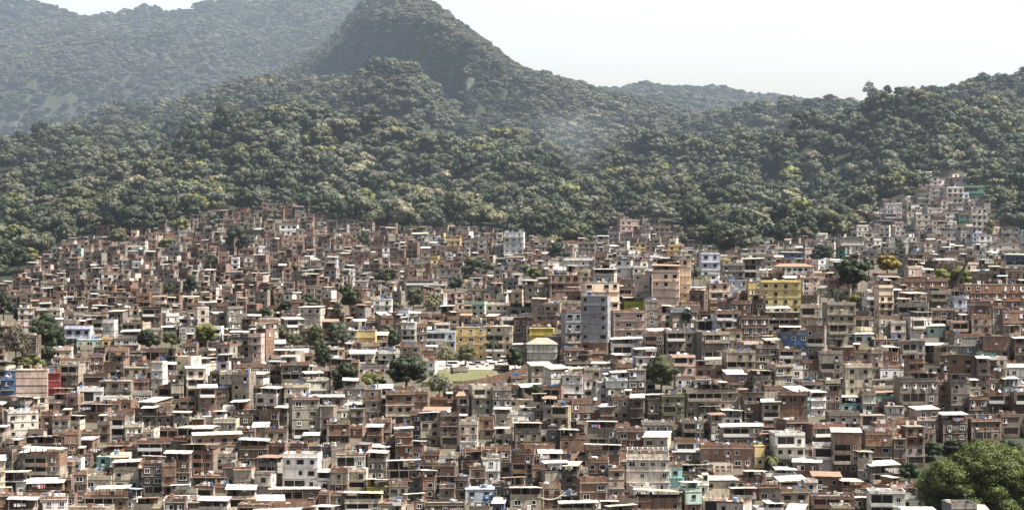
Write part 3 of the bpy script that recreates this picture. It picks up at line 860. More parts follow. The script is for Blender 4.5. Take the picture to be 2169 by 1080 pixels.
while D < 1215:
    far = np.clip((D - 690) / 120, 0, 1)
    x = -.262 * D - rnd.uniform(0, 8)
    ph = rnd.uniform(0, 6)
    while x < .262 * D:
        w = (rnd.triangular(3.6, 9.6, 5.6) if rnd.random() < .93 else rnd.uniform(9.5, 13.5)) * (1 - .40 * far)
        xc = x + w / 2; x += w + (rnd.uniform(.1, 1.0) if rnd.random() < .75 else rnd.uniform(1, 3.4))
        Dh = D + rnd.uniform(-3.2, 3.2) + 4 * math.sin(xc / 31 + ph)
        z = float(ground(xc, Dh)); px, row = topx(xc, Dh, z)
        if not in_town(px, row) and not (row > 900): continue
        if row < 600 and rnd.random() < .25 * float(vnoise(xc / 40, Dh / 40, 5) > .62) + .04: continue
        d = rnd.uniform(5.0, 7.5) * (1 - .25 * far)
        ax, ad, aw, az = np.array(PX), np.array(PD), np.array(PW), np.array(PZ)
        if np.any((np.abs(ax - xc) < (aw + w) / 2 * .86) & (np.abs(ad - (Dh + d / 2)) < (az + d) / 2 * .78)): continue
        n = rnd.choices([1, 2, 3, 4, 5], [2.0 + 1.2 * far, 4, 2.8 - 1.1 * far, 1.1 if far < .5 else .12, .35 if far < .5 else 0])[0]
        c, top, sheet = zone_style(px, row, Dh, rnd); h = rnd.uniform(2.45, 2.9) * (1 - .16 * far)
        s = F / Dh; x0, x1 = px - w * s / 2, px + w * s / 2
        ok = False
        while n >= 1:
            ext = {'c': 2.4, 's': .7, 'b': 2.4}.get(top, .8); yt = row - (n * h + ext) * s
            ox = np.clip(np.minimum(ER[:, 2], x1) - np.maximum(ER[:, 0], x0), 0, None); oy = np.clip(np.minimum(ER[:, 3], row) - np.maximum(ER[:, 1], yt), 0, None)
            frac = ox * oy / ((ER[:, 2] - ER[:, 0]) * (ER[:, 3] - ER[:, 1])); frac[ER[:, 4] < Dh] = 0
            ygap = np.interp(px, FBX, FBY)
            if ((OCC + frac * OW)[frac > 0].max(initial=0) < .25) and (yt > ygap - 16 or row > 900): ok = True; OCC += frac * OW; break
            if top in 'cb': top = 'f'
            else: n -= 1
        if not ok:
            n = 1; h = 2.2; top = 'f'; z -= 1.4; w *= .8; yt = row - 1.6 * s
            if yt < np.interp(px, FBX, FBY) - 26 and row < 900: continue
        PX.append(xc); PD.append(Dh + d / 2); PW.append(w); PZ.append(d)
        cnt += 1
        SPEC.append(dict(x=xc, D=Dh + d / 2, z=z, w=w, d=d, n=n, h=h, cols=c, top=top, sheet=sheet, yaw=math.radians(rnd.gauss(0, 10) + 8 * math.sin(xc / 60 + Dh / 45)), label=None, expl=False,
                         rect=(x0, yt, x1, row), seed=cnt * 31 + 5, skirt=4.0))
    D += rnd.uniform(7.4, 9.2) if D < 720 else rnd.uniform(6.0, 8.2)

# close the remaining holes: small houses where bare slope would still show
W2, H2 = 1085, 540
cov = np.zeros((H2, W2), bool)
def cover(q, ext=0):
    x0, y0, x1, y1 = q; cov[max(0, int(y0 / 2)):max(0, int((y1 + ext) / 2)), max(0, int(x0 / 2)):max(0, int(x1 / 2))] = True
for s in SPEC: cover(s['rect'], 16 if s['expl'] else 6)
for t in TREES: cover(t['rect'], -4)
cover((885, 728, 1118, 820)); cover((1940, 880, 2169, 935)); cover((836, 690, 848, 740)); cover((800, 700, 850, 735)); nfill = 0
for j in range(H2 - 1, 215, -2):
    i = 0
    while i < W2:
        px, row = i * 2.0, j * 2.0
        if cov[j, i] or (not in_town(px, row - 14) and row < 900): i += 3; continue
        k = i
        while k < W2 and not cov[j, k] and (k - i) * 2 < 70: k += 1
        if k - i < 4: i = k + 1; continue
        pc_ = i + k; x, Dh, z = locate(pc_, row); sc_ = F / Dh
        if Dh > 1215: i = k + 1; continue
        w = min(9.5, max(3.6, (k - i) * 2 / sc_ + rnd.uniform(.2, 1.6))); d = rnd.uniform(4.5, 6.5); n = rnd.choice([1, 2, 2, 3]) if Dh < 760 else rnd.choice([1, 1, 2]); h = rnd.uniform(2.3, 2.7)
        c, top, sheet = zone_style(pc_, row, Dh, rnd); x0, x1 = pc_ - w * sc_ / 2, pc_ + w * sc_ / 2
        while n >= 1:
            yt = row - (n * h + {'c': 2.4, 's': .7, 'b': 2.4}.get(top, .8)) * sc_
            ox = np.clip(np.minimum(ER[:, 2], x1) - np.maximum(ER[:, 0], x0), 0, None); oy = np.clip(np.minimum(ER[:, 3], row) - np.maximum(ER[:, 1], yt), 0, None)
            frac = ox * oy / ((ER[:, 2] - ER[:, 0]) * (ER[:, 3] - ER[:, 1])); frac[ER[:, 4] < Dh] = 0
            if ((OCC + frac * OW)[frac > 0].max(initial=0) < .32) and (yt > np.interp(pc_, FBX, FBY) - 16 or row > 900): OCC += frac * OW; break
            if top in 'cb': top = 'f'
            else: n -= 1
        if n < 1: n = 1; top = 'n'; z -= .9; yt = row - 1.6 * sc_
        rc = (x0, yt, x1, row); nfill += 1
        SPEC.append(dict(x=x, D=Dh + d / 2 - .8, z=z, w=w, d=d, n=n, h=h, cols=c, top=top, sheet=sheet, yaw=math.radians(rnd.gauss(0, 6)), label=None, expl=False, rect=rc, seed=nfill * 57 + 3, skirt=4.0)); cover(rc, 4); i = k + 1
print('fillers', nfill)

# visible extent of every house: painter's pass from back to front
W2, H2 = 1085, 540
idb = np.full((H2, W2), -1, np.int32)
order = sorted([(s['D'], 0, i) for i, s in enumerate(SPEC)] + [(t['D'], 1, i) for i, t in enumerate(TREES)], reverse=True)
for _, kd, i in order:
    q = (SPEC if kd == 0 else TREES)[i]; x0, y0, x1, y1 = q['rect']; y1 = y1 + (20 if kd == 0 else -6)
    idb[max(0, int(y0 / 2)):max(0, int(y1 / 2)), max(0, int(x0 / 2)):max(0, int(x1 / 2))] = i + 1 if kd == 0 else 0
vis = np.bincount(np.clip(idb, 0, None).ravel(), minlength=len(SPEC) + 2)
ys, xs_ = np.nonzero(idb > 0); ids = idb[ys, xs_]
sx = np.bincount(ids, xs_, len(SPEC) + 2); sy = np.bincount(ids, ys, len(SPEC) + 2)
for i, s in enumerate(SPEC):
    v = int(vis[i + 1]); s['vis'] = v
    s['cen'] = (2 * sx[i + 1] / v, 2 * sy[i + 1] / v) if v else ((s['rect'][0] + s['rect'][2]) / 2, s['rect'][1])
    yy = ys[ids == i + 1] * 2 if v > 60 else None
    if v > 60: s['vrect'] = (s['rect'][0], yy.min(), s['rect'][2], yy.max())
SPEC = [s for s in SPEC if s['expl'] or s['vis'] > 3]
cand = sorted(SPEC, key=lambda s: -(s['vis'] + (2000 if s['label'] else 0) + (120 if s['expl'] and s['D'] < 760 else 0)))
N_IND = 330
solo = [s for s in cand[:N_IND] if s['vis'] > 20]
solo_ids = set(id(s) for s in solo)

# ------------------------------------------------------------------ labels that single each house out
SHORT = ['the blue-grey tower block', 'the bright yellow apartment block', 'the huge round tree', 'the two-tone tree', 'the car park', 'the white warehouse', 'the slim bright white block',
         'the dark red block', 'the wide unfinished brick block', 'the deep blue house', 'the cream house among round trees', 'the four storey grey block', 'the big off-white corner house', 'the olive green house', 'the yellow panel house',
         'the turquoise low house', 'the pergola house', 'the lettered brick house', 'the white staircase house', 'the slim orange brick house', 'the very wide concrete house', 'the large peach block',
         'the orange-yellow tree', 'the white roofed brick row', 'the weathered block at left', 'the pillared retaining wall', 'the central tree group', 'the white tower house at left', 'the cream block with dark bands', 'the pale blue block by the forest']
SPOS = [(1262, 690), (1655, 625), (2060, 1000), (1402, 800), (1000, 775), (1148, 745), (1090, 515), (110, 812), (2110, 625), (1684, 715), (659, 670), (641, 882), (38, 896), (1425, 865), (1188, 870),
        (1802, 852), (1374, 1000), (940, 1075), (640, 1000), (854, 945), (1506, 850), (1410, 610), (1882, 562), (620, 1045), (50, 675), (2060, 905), (695, 725), (335, 800), (1820, 815), (1504, 560)]
def direction(dx, dy):
    a = math.degrees(math.atan2(-dy, dx)) % 360; k = int(((a + 22.5) % 360) // 45)
    return ['right of', 'up and right of', 'above', 'up and left of', 'left of', 'down and left of', 'below', 'down and right of'][k]
NUM = {1: 'one', 2: 'two', 3: 'three', 4: 'four', 5: 'five', 6: 'six', 7: 'seven', 8: 'eight'}
def walls_word(s, long=True):
    used = [s['cols'][min(i, len(s['cols']) - 1)] for i in range(s['n'])]
    u, l = used[-1], used[0]
    if u == l: return WORD[u]
    return WORD[u] + (' over ' + WORD[l] if long else '')
used_labels = set()
def nwords(t): return len(t.split())
def try_label(*ops):
    for t in ops:
        if 4 <= nwords(t) <= 16 and t not in used_labels: used_labels.add(t); return t
    return None
def marks(c):
    return sorted(range(len(SPOS)), key=lambda i: (SPOS[i][0] - c[0]) ** 2 + (SPOS[i][1] - c[1]) ** 2)
def place_label(c, descs):
    m = [i for i in marks(c) if (SPOS[i][0] - c[0]) ** 2 + (SPOS[i][1] - c[1]) ** 2 > 24 ** 2]
    for i in m[:3]:
        dx, dy = c[0] - SPOS[i][0], c[1] - SPOS[i][1]; dist = math.hypot(dx, dy); dw = 'just ' if dist < 60 else 'far ' if dist > 170 else ''
        for d in descs:
            for pre in (dw,):
                t = try_label(f'{d}, {pre}{direction(dx, dy)} {SHORT[i]}')
                if t: return t
    for i in m[:6]:
        for j in m[:6]:
            if i == j: continue
            for d in descs[::-1]:
                t = try_label(f"{d}, {direction(c[0] - SPOS[i][0], c[1] - SPOS[i][1])} {SHORT[i][4:]}, nearer {SHORT[j][4:]}")
                if t: return t
    return None
TOPS = {'f': 'flat walled roof', 'c': '%s canopy on top', 's': 'sloping %s roof', 'h': 'hipped tile roof', 'u': 'bare roof pillars', 'b': 'rooftop stair hut', 'p': 'pergola on top', 'n': 'plain flat roof'}
for s in SPEC:
    if s['label']: used_labels.add(s['label'])
for s in sorted(solo, key=lambda s: (s['cen'][1], s['cen'][0])):
    if s['label']: continue
    tw = TOPS[s['top']]; tw = tw % s['sheet'] if '%' in tw else tw
    a = walls_word(s); b = walls_word(s, False)
    wd = 'wide ' if s['w'] > 10.5 else 'narrow ' if s['w'] < 5.6 else ''
    s['label'] = place_label(s['cen'], [f'{wd}{b} house with {tw}', f'{wd}{a} house, {tw}', f'{wd}{b} house of {NUM.get(s["n"], "several")} storeys']) 
    if not s['label']: s['label'] = f'{b} house with {tw} packed among its neighbours'

def place_matrix(s): return Matrix.Translation((s['x'], s['D'], s['z'])) @ Matrix.Rotation(s['yaw'], 4, 'Z')
KINDN = {'fresh': 'plastered_house', 'brick': 'brick_house', 'concrete': 'concrete_house', 'plaster': 'plastered_house'}
cluster = MB(); nsolo = 0
for s in SPEC:
    individual = id(s) in solo_ids
    s['det'] = 2 if individual and s['D'] < 900 else 1 if s['D'] < 760 or individual else 0
    if individual:
        vr = s.get('vrect'); 
        if vr: s['visn'] = max(1, int(math.ceil((vr[3] - vr[1]) * s['D'] / F / s['h'])) + 1)
    P = house_parts(s); M = place_matrix(s)
    if individual:
        root = empty(KINDN[K[s['cols'][-1]][0]], (s['x'], s['D'], s['z']), s['yaw'])
        tag(root, s['label'], 'house', 'houses stacked on the favela hillside'); s['root'] = root
        obs = []
        for name, par, mb, lab in P:
            if not mb.f: obs.append(None); continue
            obs.append(mb.build(name, obs[par] if par is not None and obs[par] else root))
        nsolo += 1
    else:
        for name, par, mb, lab in P: cluster.add(mb, M)
o = cluster.build('hillside_houses'); tag(o, 'dense mass of small brick, grey and white houses covering the slope', 'houses', kind='stuff')
print('houses solo', nsolo, 'of', len(SPEC))

# ------------------------------------------------------------------ roof tanks, dishes, washing, cables, tarpaulins
def tank_parts(col, rr=.68):
    b = MB(); b.lathe([(rr * .82, 0), (rr, .75), (rr, .85)], 'plastic', col, 16)
    l = MB(); l.lathe([(rr * 1.06, .85), (rr * 1.04, .93), (rr * .5, 1.08), (.15, 1.12)], 'plastic', tuple(min(.85, c * 1.15) for c in col), 16)
    return b, l
TC = {'blue': (.035, .09, .21), 'pale grey': (.5, .52, .55), 'white': (.75, .76, .76), 'dark': (.03, .035, .05), 'pale blue': (.2, .3, .42)}
proto = {}
rt = random.Random(99); ntank = 0
def roof_spot(s, r, front=.1):
    u = r.uniform(-s['w'] * .36, s['w'] * .36); v = r.uniform(-s['d'] * front, s['d'] * .3)
    ca, sa = math.cos(s['yaw']), math.sin(s['yaw'])
    return s['x'] + u * ca - v * sa, s['D'] + u * sa + v * ca
for s in solo:
    if s['D'] > 800 or s['top'] not in 'fnu' or s['vis'] < 90: continue
    if rt.random() < .2 and 'dark water tank' not in s['label']: continue
    cn = 'dark' if 'dark water tank' in s['label'] else rt.choices(list(TC), [5, 2.5, 2, .6, 1])[0]
    x, y = roof_spot(s, rt); rect_c = (s['cen'][0], s['rect'][1])
    lab = place_label(rect_c, [f'round {cn} water tank on {walls_word(s, False)} house roof', f'{cn} tank with lid on {walls_word(s, False)} roof'])
    if not lab: continue
    if cn not in proto:
        e = empty('water_tank', (0, 0, 0)); b, l = tank_parts(TC[cn]); b.build('tank_body', e, True); l.build('lid', e, True); proto[cn] = e; root = e
    else:
        e = proto[cn]; root = e.copy(); ROOT.objects.link(root)
        for ch in e.children: c = ch.copy(); ROOT.objects.link(c); c.parent = root
    root.location = (x, y, s['z'] + s['T']); k = rt.uniform(.8, 1.1); root.scale = (k, k, k); root.rotation_euler = (0, 0, rt.uniform(0, 6))
    tag(root, lab, 'water tank', 'water tanks on the roofs'); ntank += 1
# satellite dishes
dish = None; nd = 0
for s in solo:
    if s['D'] > 640 or s['top'] not in 'fubc' or rt.random() > .22: continue
    lab = place_label((s['cen'][0], s['rect'][1]), [f'white satellite dish on {walls_word(s, False)} house', f'small pale dish on {walls_word(s, False)} parapet'])
    if not lab: continue
    if dish is None:
        e = empty('satellite_dish', (0, 0, 0)); b = MB()
        b.lathe([(.02, 0), (.3, .05), (.5, .16), (.52, .165), (.3, .08), (.02, .03)], 'paint', (.78, .78, .77), 14)
        o = b.build('dish', e); o.rotation_euler = (math.radians(55), 0, 0); o.location = (0, 0, .8); b = MB(); b.bar((0, 0, 0), (0, 0, .82), .035, 'paint', (.4, .4, .4)); b.build('mast', e)
        dish = e; root = e
    else:
        root = dish.copy(); ROOT.objects.link(root)
        for ch in dish.children: c = ch.copy(); ROOT.objects.link(c); c.parent = root
    u = rt.uniform(-.42, .42) * s['w']; v = -s['d'] / 2 + .07; ca, sa = math.cos(s['yaw']), math.sin(s['yaw'])
    root.location = (s['x'] + u * ca - v * sa, s['D'] + u * sa + v * ca, s['z'] + s['T'] + .45); root.rotation_euler = (0, 0, rt.uniform(-1, 1)); k = rt.uniform(.7, 1.0); root.scale = (k,) * 3
    tag(root, lab, 'satellite dish', 'satellite dishes on the roofs'); nd += 1
# washing lines
nl = 0
for s in solo:
    if s['D'] > 620 or s['top'] not in 'cfb' or rt.random() > .22 or s['w'] < 5: continue
    pal = rt.choice([[(.75, .76, .8)], [(.7, .7, .7), (.3, .34, .6), (.6, .2, .25)], [(.6, .55, .65), (.75, .7, .6)], [(.15, .3, .55), (.8, .8, .8)]])
    word = {1: 'white', 3: 'white, blue and red', 2: 'mixed pale'}[len(pal)]
    lab = place_label((s['cen'][0], s['rect'][1] + 8), [f'{word} washing hung on {walls_word(s, False)} house', f'line of {word} clothes by {walls_word(s, False)} roof'])
    if not lab: continue
    root = empty('washing_line', (s['x'], s['D'], s['z'] + s['T']), s['yaw']); a = rt.uniform(-.4, 0) * s['w']; b_ = a + min(s['w'] * .45, rt.uniform(2, 4)); y = -s['d'] / 2 - .78
    m = MB(); m.bar((a, y, 1.5), (b_, y, 1.5), .02, 'paint', (.5, .5, .5), 4)
    m.bar((a, y, 1.5), (a, y + .8, .8), .025, 'paint', (.4, .4, .4), 4); m.bar((b_, y, 1.5), (b_, y + .8, .8), .025, 'paint', (.4, .4, .4), 4); m.build('line', root)
    x = a + .15
    while x < b_ - .4:
        wv = rt.uniform(.35, .75); hv = rt.uniform(.5, 1.1); m = MB(); col = rt.choice(pal); k = 4
        for q in range(k):
            xa, xb = x + wv * q / k, x + wv * (q + 1) / k; ya, yb_ = y + .04 * math.sin(q * 2.1), y + .04 * math.sin((q + 1) * 2.1)
            m.hexa([(xa, ya - .01, 1.5 - hv), (xb, yb_ - .01, 1.5 - hv), (xb, yb_ + .01, 1.5 - hv), (xa, ya + .01, 1.5 - hv), (xa, ya - .01, 1.5), (xb, yb_ - .01, 1.5), (xb, yb_ + .01, 1.5), (xa, ya + .01, 1.5)], 'cloth', col)
        m.build('cloth', root); x += wv + rt.uniform(.05, .3)
    tag(root, lab, 'washing', 'washing lines on the terraces'); nl += 1
print('tanks', ntank, 'dishes', nd, 'washing', nl)

def at(px, row, D): return ((px - CX) / F * D, D, H0 + (HZ - row) * D / F)
def cable(p0, p1, sag, r_, col, lab, n=14):
    m = MB(); a, b = Vector(p0), Vector(p1); q = a
    for k in range(1, n + 1):
        t = k / n; c = a.lerp(b, t) - Vector((0, 0, sag * 4 * t * (1 - t))); m.bar(tuple(q), tuple(c), r_, 'plastic', col, 5); q = c
    o = m.build('overhead_cable'); tag(o, lab, 'cable', 'cables slung between the houses'); return o
cable(at(676, 940, 561), at(728, 963, 556), .5, .12, (.6, .58, .54), 'thick pale cable sagging from the small beige rooftop house')
cable(at(1146, 1052, 512), at(1198, 1040, 514), 1.2, .10, (.55, .53, .5), 'pale cable sagging right of the cream corner house with broad canopy')
for i, (x0, y0, x1, y1, D1, lab) in enumerate([(836, 912, 905, 918, 560, 'thin dark wire strung right from the slim orange brick house'), (1830, 555, 2169, 520, 980, 'long thin wire crossing before the upper right houses'),
        (700, 1015, 780, 1000, 530, 'thin wire between roofs at the bottom left of centre'), (1320, 1050, 1380, 1058, 512, 'thin dark wire under the pergola house'),
        (220, 930, 320, 925, 575, 'thin dark wire above the flat reddish brick house'), (1500, 905, 1640, 915, 575, 'thin wire over the wide beige concrete house')]):
    cable(at(x0, y0, D1), at(x1, y1, D1 + 3), .8, .05, (.08, .08, .08), lab)
rc = random.Random(5); nearh = [s for s in solo if s['D'] < 640 and s['vis'] > 120]; nc_ = 0
for _ in range(200):
    if nc_ > 17: break
    a_, b_ = rc.choice(nearh), rc.choice(nearh); dd = math.hypot(a_['x'] - b_['x'], a_['D'] - b_['D'])
    if not 12 < dd < 34: continue
    mc = ((a_['cen'][0] + b_['cen'][0]) / 2, min(a_['rect'][1], b_['rect'][1])); lab = place_label(mc, ['thin dark cable between two roofs', 'sagging thin cable over the roofs'])
    if not lab: continue
    tops_ = [(q['x'], q['D'] - q['d'] / 2 + .3, q['z'] + q['T'] + 1.2) for q in (a_, b_)]
    cable(tops_[0], tops_[1], dd * .06, .045, (.03, .03, .03), lab); nc_ += 1
# blue tarpaulin roof with tarp curtain near the bottom centre
def sheet_obj(name, pts, th, col, lab, cat, mat='cloth', div=5, sagk=.25):
    """draped sheet over four corner points"""
    m = MB(); P = [Vector(p) for p in pts]; g = []
    for i in range(div + 1):
        for j in range(div + 1):
            u, v = i / div, j / div; p = (P[0] * (1 - u) + P[1] * u) * (1 - v) + (P[3] * (1 - u) + P[2] * u) * v
            g.append(p + Vector((0, 0, -sagk * math.sin(math.pi * u) * math.sin(math.pi * v) + .06 * math.sin(i * 2.7 + j * 1.9))))
    k = len(g); m.v = [tuple(p) for p in g] + [(p.x, p.y, p.z - th) for p in g]
    for i in range(div):
        for j in range(div):
            a = i * (div + 1) + j; q = [a, a + div + 1, a + div + 2, a + 1]; m.face(q, mat, col); m.face([k + t for t in reversed(q)], mat, col)
    o = m.build(name); return tag(o, lab, cat)
x, D0, z = locate(1015, 1066); zt = at(1015, 1046, D0)[2]
e = empty('tarpaulin_shelter', (x, D0, z)); tag(e, 'blue and white tarpaulin shelter roof at the bottom, left of the cream canopy', 'tarpaulin shelter')
m = MB(); m.slab(-3.6, 3.3, -1.5, 6, lambda a, b: zt - z + .12 * a + .22 * b, .06, 'cloth', (.8, .84, .9)); m.build('top_sheet', e)
m = MB(); m.hexa([(1.2, -1.6, zt - z - 1.5), (3.4, -1.4, zt - z - 1.2), (3.5, -1.3, zt - z - 1.2), (1.2, -1.5, zt - z - 1.5), (1.2, -1.6, zt - z - .25), (3.4, -1.4, zt - z + .1), (3.5, -1.3, zt - z + .1), (1.2, -1.5, zt - z - .25)], 'cloth', (.03, .16, .42)); m.build('side_sheet', e)
for xx in (-3.3, 0, 3.2):
    m = MB(); m.bar((xx, -1.3, -4), (xx, -1.3, zt - z + .12 * xx - .3), .06, 'paint', (.5, .5, .5)); m.build('post', e)
Dz = 560; sheet_obj('tarpaulin', [at(1452, 950, Dz - 3), at(1480, 940, Dz - 3), at(1472, 928, Dz + 1), at(1455, 935, Dz + 1)], .03, (.03, .09, .22), 'deep blue tarpaulin hung over a roof edge right of centre', 'tarpaulin', sagk=.5)
Dz = 590; sheet_obj('tarpaulin', [at(1052, 916, Dz - 5), at(1090, 914, Dz - 5), at(1086, 903, Dz), at(1062, 904, Dz)], .03, (.22, .42, .62), 'pale blue tarpaulin tent on a roof near the centre', 'tarpaulin', sagk=-.6)
# bright yellow panel
x, D0, z = locate(1188, 928)
o = MB(); o.box(-2.6, 2.6, -.1, .1, 0, 2.3, 'plaster', (.78, .56, .06)); o.box(-2.75, 2.75, -.13, .13, 2.3, 2.45, 'plaster', (.8, .66, .2)); o.box(-2.75, 2.75, -.13, .13, -.15, 0, 'plaster', (.8, .66, .2))
oo = o.build('rooftop_panel'); oo.location = (x, D0 - .4, at(1188, 878, D0)[2]); tag(oo, 'bright yellow panel fixed across the top of a beige house', 'panel')
# green parapet of the grey house
# pillared retaining wall right
x0w, Dw, zw = locate(1960, 925); 
e = empty('retaining_wall', (x0w, Dw, zw)); tag(e, 'dark stained retaining wall with concrete pillars behind the huge round tree', 'retaining wall')
m = MB(); Lw = 215 * Dw / F; m.box(0, Lw + 8, 2.2, 3.0, -6, 6.2, 'concrete', (.13, .12, .10)); m.build('wall', e)
for q in range(9):
    m = MB(); xx = .6 + q * Lw / 8; m.box(xx - .35, xx + .35, 1.2, 2.19, -6, 6.2, 'concrete', (.27, .24, .20)); m.build('pillar', e)
# grassy bank, car park and its brick retaining wall
def poly_sheet(name, pts, col_mat, lab=None, cat=None, kind=None, th=.25):
    m = MB(); n = len(pts); m.v = [tuple(p) for p in pts] + [(p[0], p[1], p[2] - th) for p in pts]
    m.face(list(range(n)), *col_mat); m.face([n + k for k in reversed(range(n))], *col_mat)
    for k in range(n): m.face([k, n + k, n + (k + 1) % n, (k + 1) % n], *col_mat)
    return tag(m.build(name), lab, cat, kind=kind)
def on_plane(px, D, z): return ((px - CX) / F * D, D, z)
ZP = 42.0
o = poly_sheet('car_park', [on_plane(928, 646, ZP), on_plane(1100, 646, ZP), on_plane(1108, 706, ZP), on_plane(920, 706, ZP)], ('concrete', (.42, .39, .35)), kind='structure', th=5)
o = poly_sheet('grass_bank', [on_plane(893, 637, 38.6), on_plane(985, 637, 38.9), on_plane(1065, 640, 40.6), on_plane(1068, 645.7, ZP - .1), on_plane(925, 645.7, ZP - .1), on_plane(900, 640, 39)], ('plaster', (.125, .13, .055)), kind='structure', th=4)
m = MB(); p0 = Vector(on_plane(985, 632, 0)); p1 = Vector(on_plane(1118, 640, 0)); q0 = Vector((0, 1.2, 0))
m.hexa([(p0.x, p0.y, 33), (p1.x, p1.y, 36), (p1.x, p1.y + .6, 36), (p0.x, p0.y + .6, 33), (p0.x, p0.y, 38.6), (p1.x, p1.y, 43.2), (p1.x, p1.y + .6, 43.2), (p0.x, p0.y + .6, 38.6)], 'brick', (.19, .12, .09))
tag(m.build('brick_wall'), 'sloping reddish brick boundary wall below the car park', 'brick wall')
def car(name, loc, rz, col, van, label):
    e = empty(name, loc, rz); L, Wd, Hh = (4.6, 1.8, 1.9) if van else (4.1, 1.7, 1.42)
    def prof_ext(pts, y0, y1, mat, c):
        m = MB(); n = len(pts); m.v = [(x, y0, z) for x, z in pts] + [(x, y1, z) for x, z in pts]
        m.face(list(range(n)), mat, c); m.face([n + k for k in reversed(range(n))], mat, c)
        for k in range(n): m.face([k, n + k, n + (k + 1) % n, (k + 1) % n], mat, c)
        return m
    a = L / 2; hb = Hh * .56
    prof_ext([(-a, .3), (a, .3), (a, .62), (a - .12, hb * .92), (a - 1.0, hb), (-a + .3, hb + .03), (-a, hb * .85)], -Wd / 2, Wd / 2, 'paint', col).build('body', e)
    cab = [(-a + .15, hb), (a - 1.15, hb), (a - 1.7, Hh), (-a + .35, Hh)] if van else [(-a + .45, hb), (a - 1.15, hb), (a - 1.85, Hh), (-a + 1.0, Hh)]
    prof_ext(cab, -Wd / 2 + .12, Wd / 2 - .12, 'glass', (.02, .02, .02)).build('window', e)
    prof_ext([(cab[3][0] - .02, Hh - .04), (cab[2][0] + .02, Hh - .04), (cab[2][0] - .1, Hh + .05), (cab[3][0] + .1, Hh + .05)], -Wd / 2 + .1, Wd / 2 - .1, 'paint', col).build('roof', e)
    for sx in (-1, 1):
        for sy in (-1, 1):
            m = MB(); x = sx * (a - .78); m.bar((x, sy * (Wd / 2 - .2), .32), (x, sy * (Wd / 2 + .02), .32), .32, 'plastic', (.02, .02, .02), 12); w = m.build('wheel', e)
            m = MB(); m.bar((x, sy * (Wd / 2 - .02), .32), (x, sy * (Wd / 2 + .035), .32), .17, 'paint', (.5, .5, .5), 8); m.build('rim', w)
    for sy in (-1, 1):
        m = MB(); m.box(a - .06, a + .02, sy * (Wd / 2 - .28) - .16, sy * (Wd / 2 - .28) + .16, .62, .78, 'paint', (.8, .8, .78)); m.build('headlight', e)
    tag(e, label, 'van' if van else 'car', 'cars on the car park')
for px, D, rz, c, v, l in [(962, 660, 15, (.72, .74, .75), 1, 'silver white van parked nearest the pale tree'), (953, 650, 20, (.82, .82, .8), 0, 'white car at the front left corner of the car park'), (983, 652, 10, (.8, .8, .8), 0, 'white car parked in front, second from left'),
        (990, 684, 95, (.6, .62, .62), 0, 'pale grey car at the back under the olive tree'), (1006, 690, 100, (.1, .1, .11), 0, 'dark car at the back of the car park'), (1014, 672, 0, (.25, .25, .27), 0, 'dark grey car in the middle of the car park'),
        (1036, 692, 95, (.82, .82, .82), 1, 'white van beside the single palm'), (1066, 695, 85, (.8, .8, .78), 1, 'white van at the back right near the dark tree'), (1062, 672, 5, (.8, .79, .76), 0, 'cream white car right of centre in the car park'),
        (1040, 664, 175, (.7, .7, .66), 0, 'light beige car in the centre right row'), (1078, 680, 90, (.35, .36, .38), 0, 'mid grey car by the dark tree'), (1003, 658, 0, (.74, .72, .66), 0, 'cream car in the front row centre')]:
    car('parked_car' if not v else 'parked_van', on_plane(px, D, ZP + .01), math.radians(rz), c, v, l)
# two leaning dark poles
for x0, y0, x1, y1, D1, r_, lab in [(1898, 592, 1930, 528, 742, .8, 'dark leaning pole rising left over the orange-yellow tree'), (2008, 640, 2050, 550, 700, 1.0, 'thicker dark leaning pole before the yellow-green trees on the right')]:
    m = MB(); m.bar(at(x0, y0, D1), at(x1, y1, D1 + 2), r_ * .8, 'paint', (.03, .033, .035), 7, r_ * .55); p = at(x1, y1, D1 + 2); m.box(p[0] - r_, p[0] + r_, p[1] - .5, p[1] + .5, p[2] - .3, p[2] + .8, 'paint', (.05, .05, .05))
    tag(m.build('leaning_pole'), lab, 'pole')
# painted letters on the low brick wall, made of little boards
GL = {'A': ['01', '10', '11', '12', '30', '31', '32', '20', '22', '40', '42'], }
FONT = {'E': ['###', '#..', '##.', '#..', '###'], 'I': ['###', '.#.', '.#.', '.#.', '###'], 'N': ['#..#', '##.#', '#.##', '#..#', '#..#'], 'V': ['#.#', '#.#', '#.#', '#.#', '.#.'], 'C': ['###', '#..', '#..', '#..', '###'], 'R': ['##.', '#.#', '##.', '#.#', '#.#'], 'A': ['.#.', '#.#', '###', '#.#', '#.#']}
x, D0, z = locate(945, 1097); s0 = next(s for s in SPEC if s['label'] and 'painted letters' in s['label'])
m = MB(); cx = 0; u = .13
for ch in 'AINVCE':
    g = FONT[ch]
    for j, rw in enumerate(g):
        for k, c in enumerate(rw):
            if c == '#': m.box(cx + k * u, cx + (k + 1) * u - .002, -.04, 0, -(j + 1) * u * 1.5 + .002, -j * u * 1.5, 'paint', (.72, .64, .60))
    cx += (len(g[0]) + 1.2) * u
if 'root' in s0:
    o = m.build('wall_lettering', s0['root']); o.location = (1.3, -s0['d'] / 2 - .75, s0['T'] - .7)
    e = MB(); e.box(-.6, 3.4, 0, .02, -1.6, .15, 'brick', (.17, .085, .065)); o2 = e.build('sign_backing', s0['root']); o2.location = (1.3, -s0['d'] / 2 - .74, s0['T'] - .7)
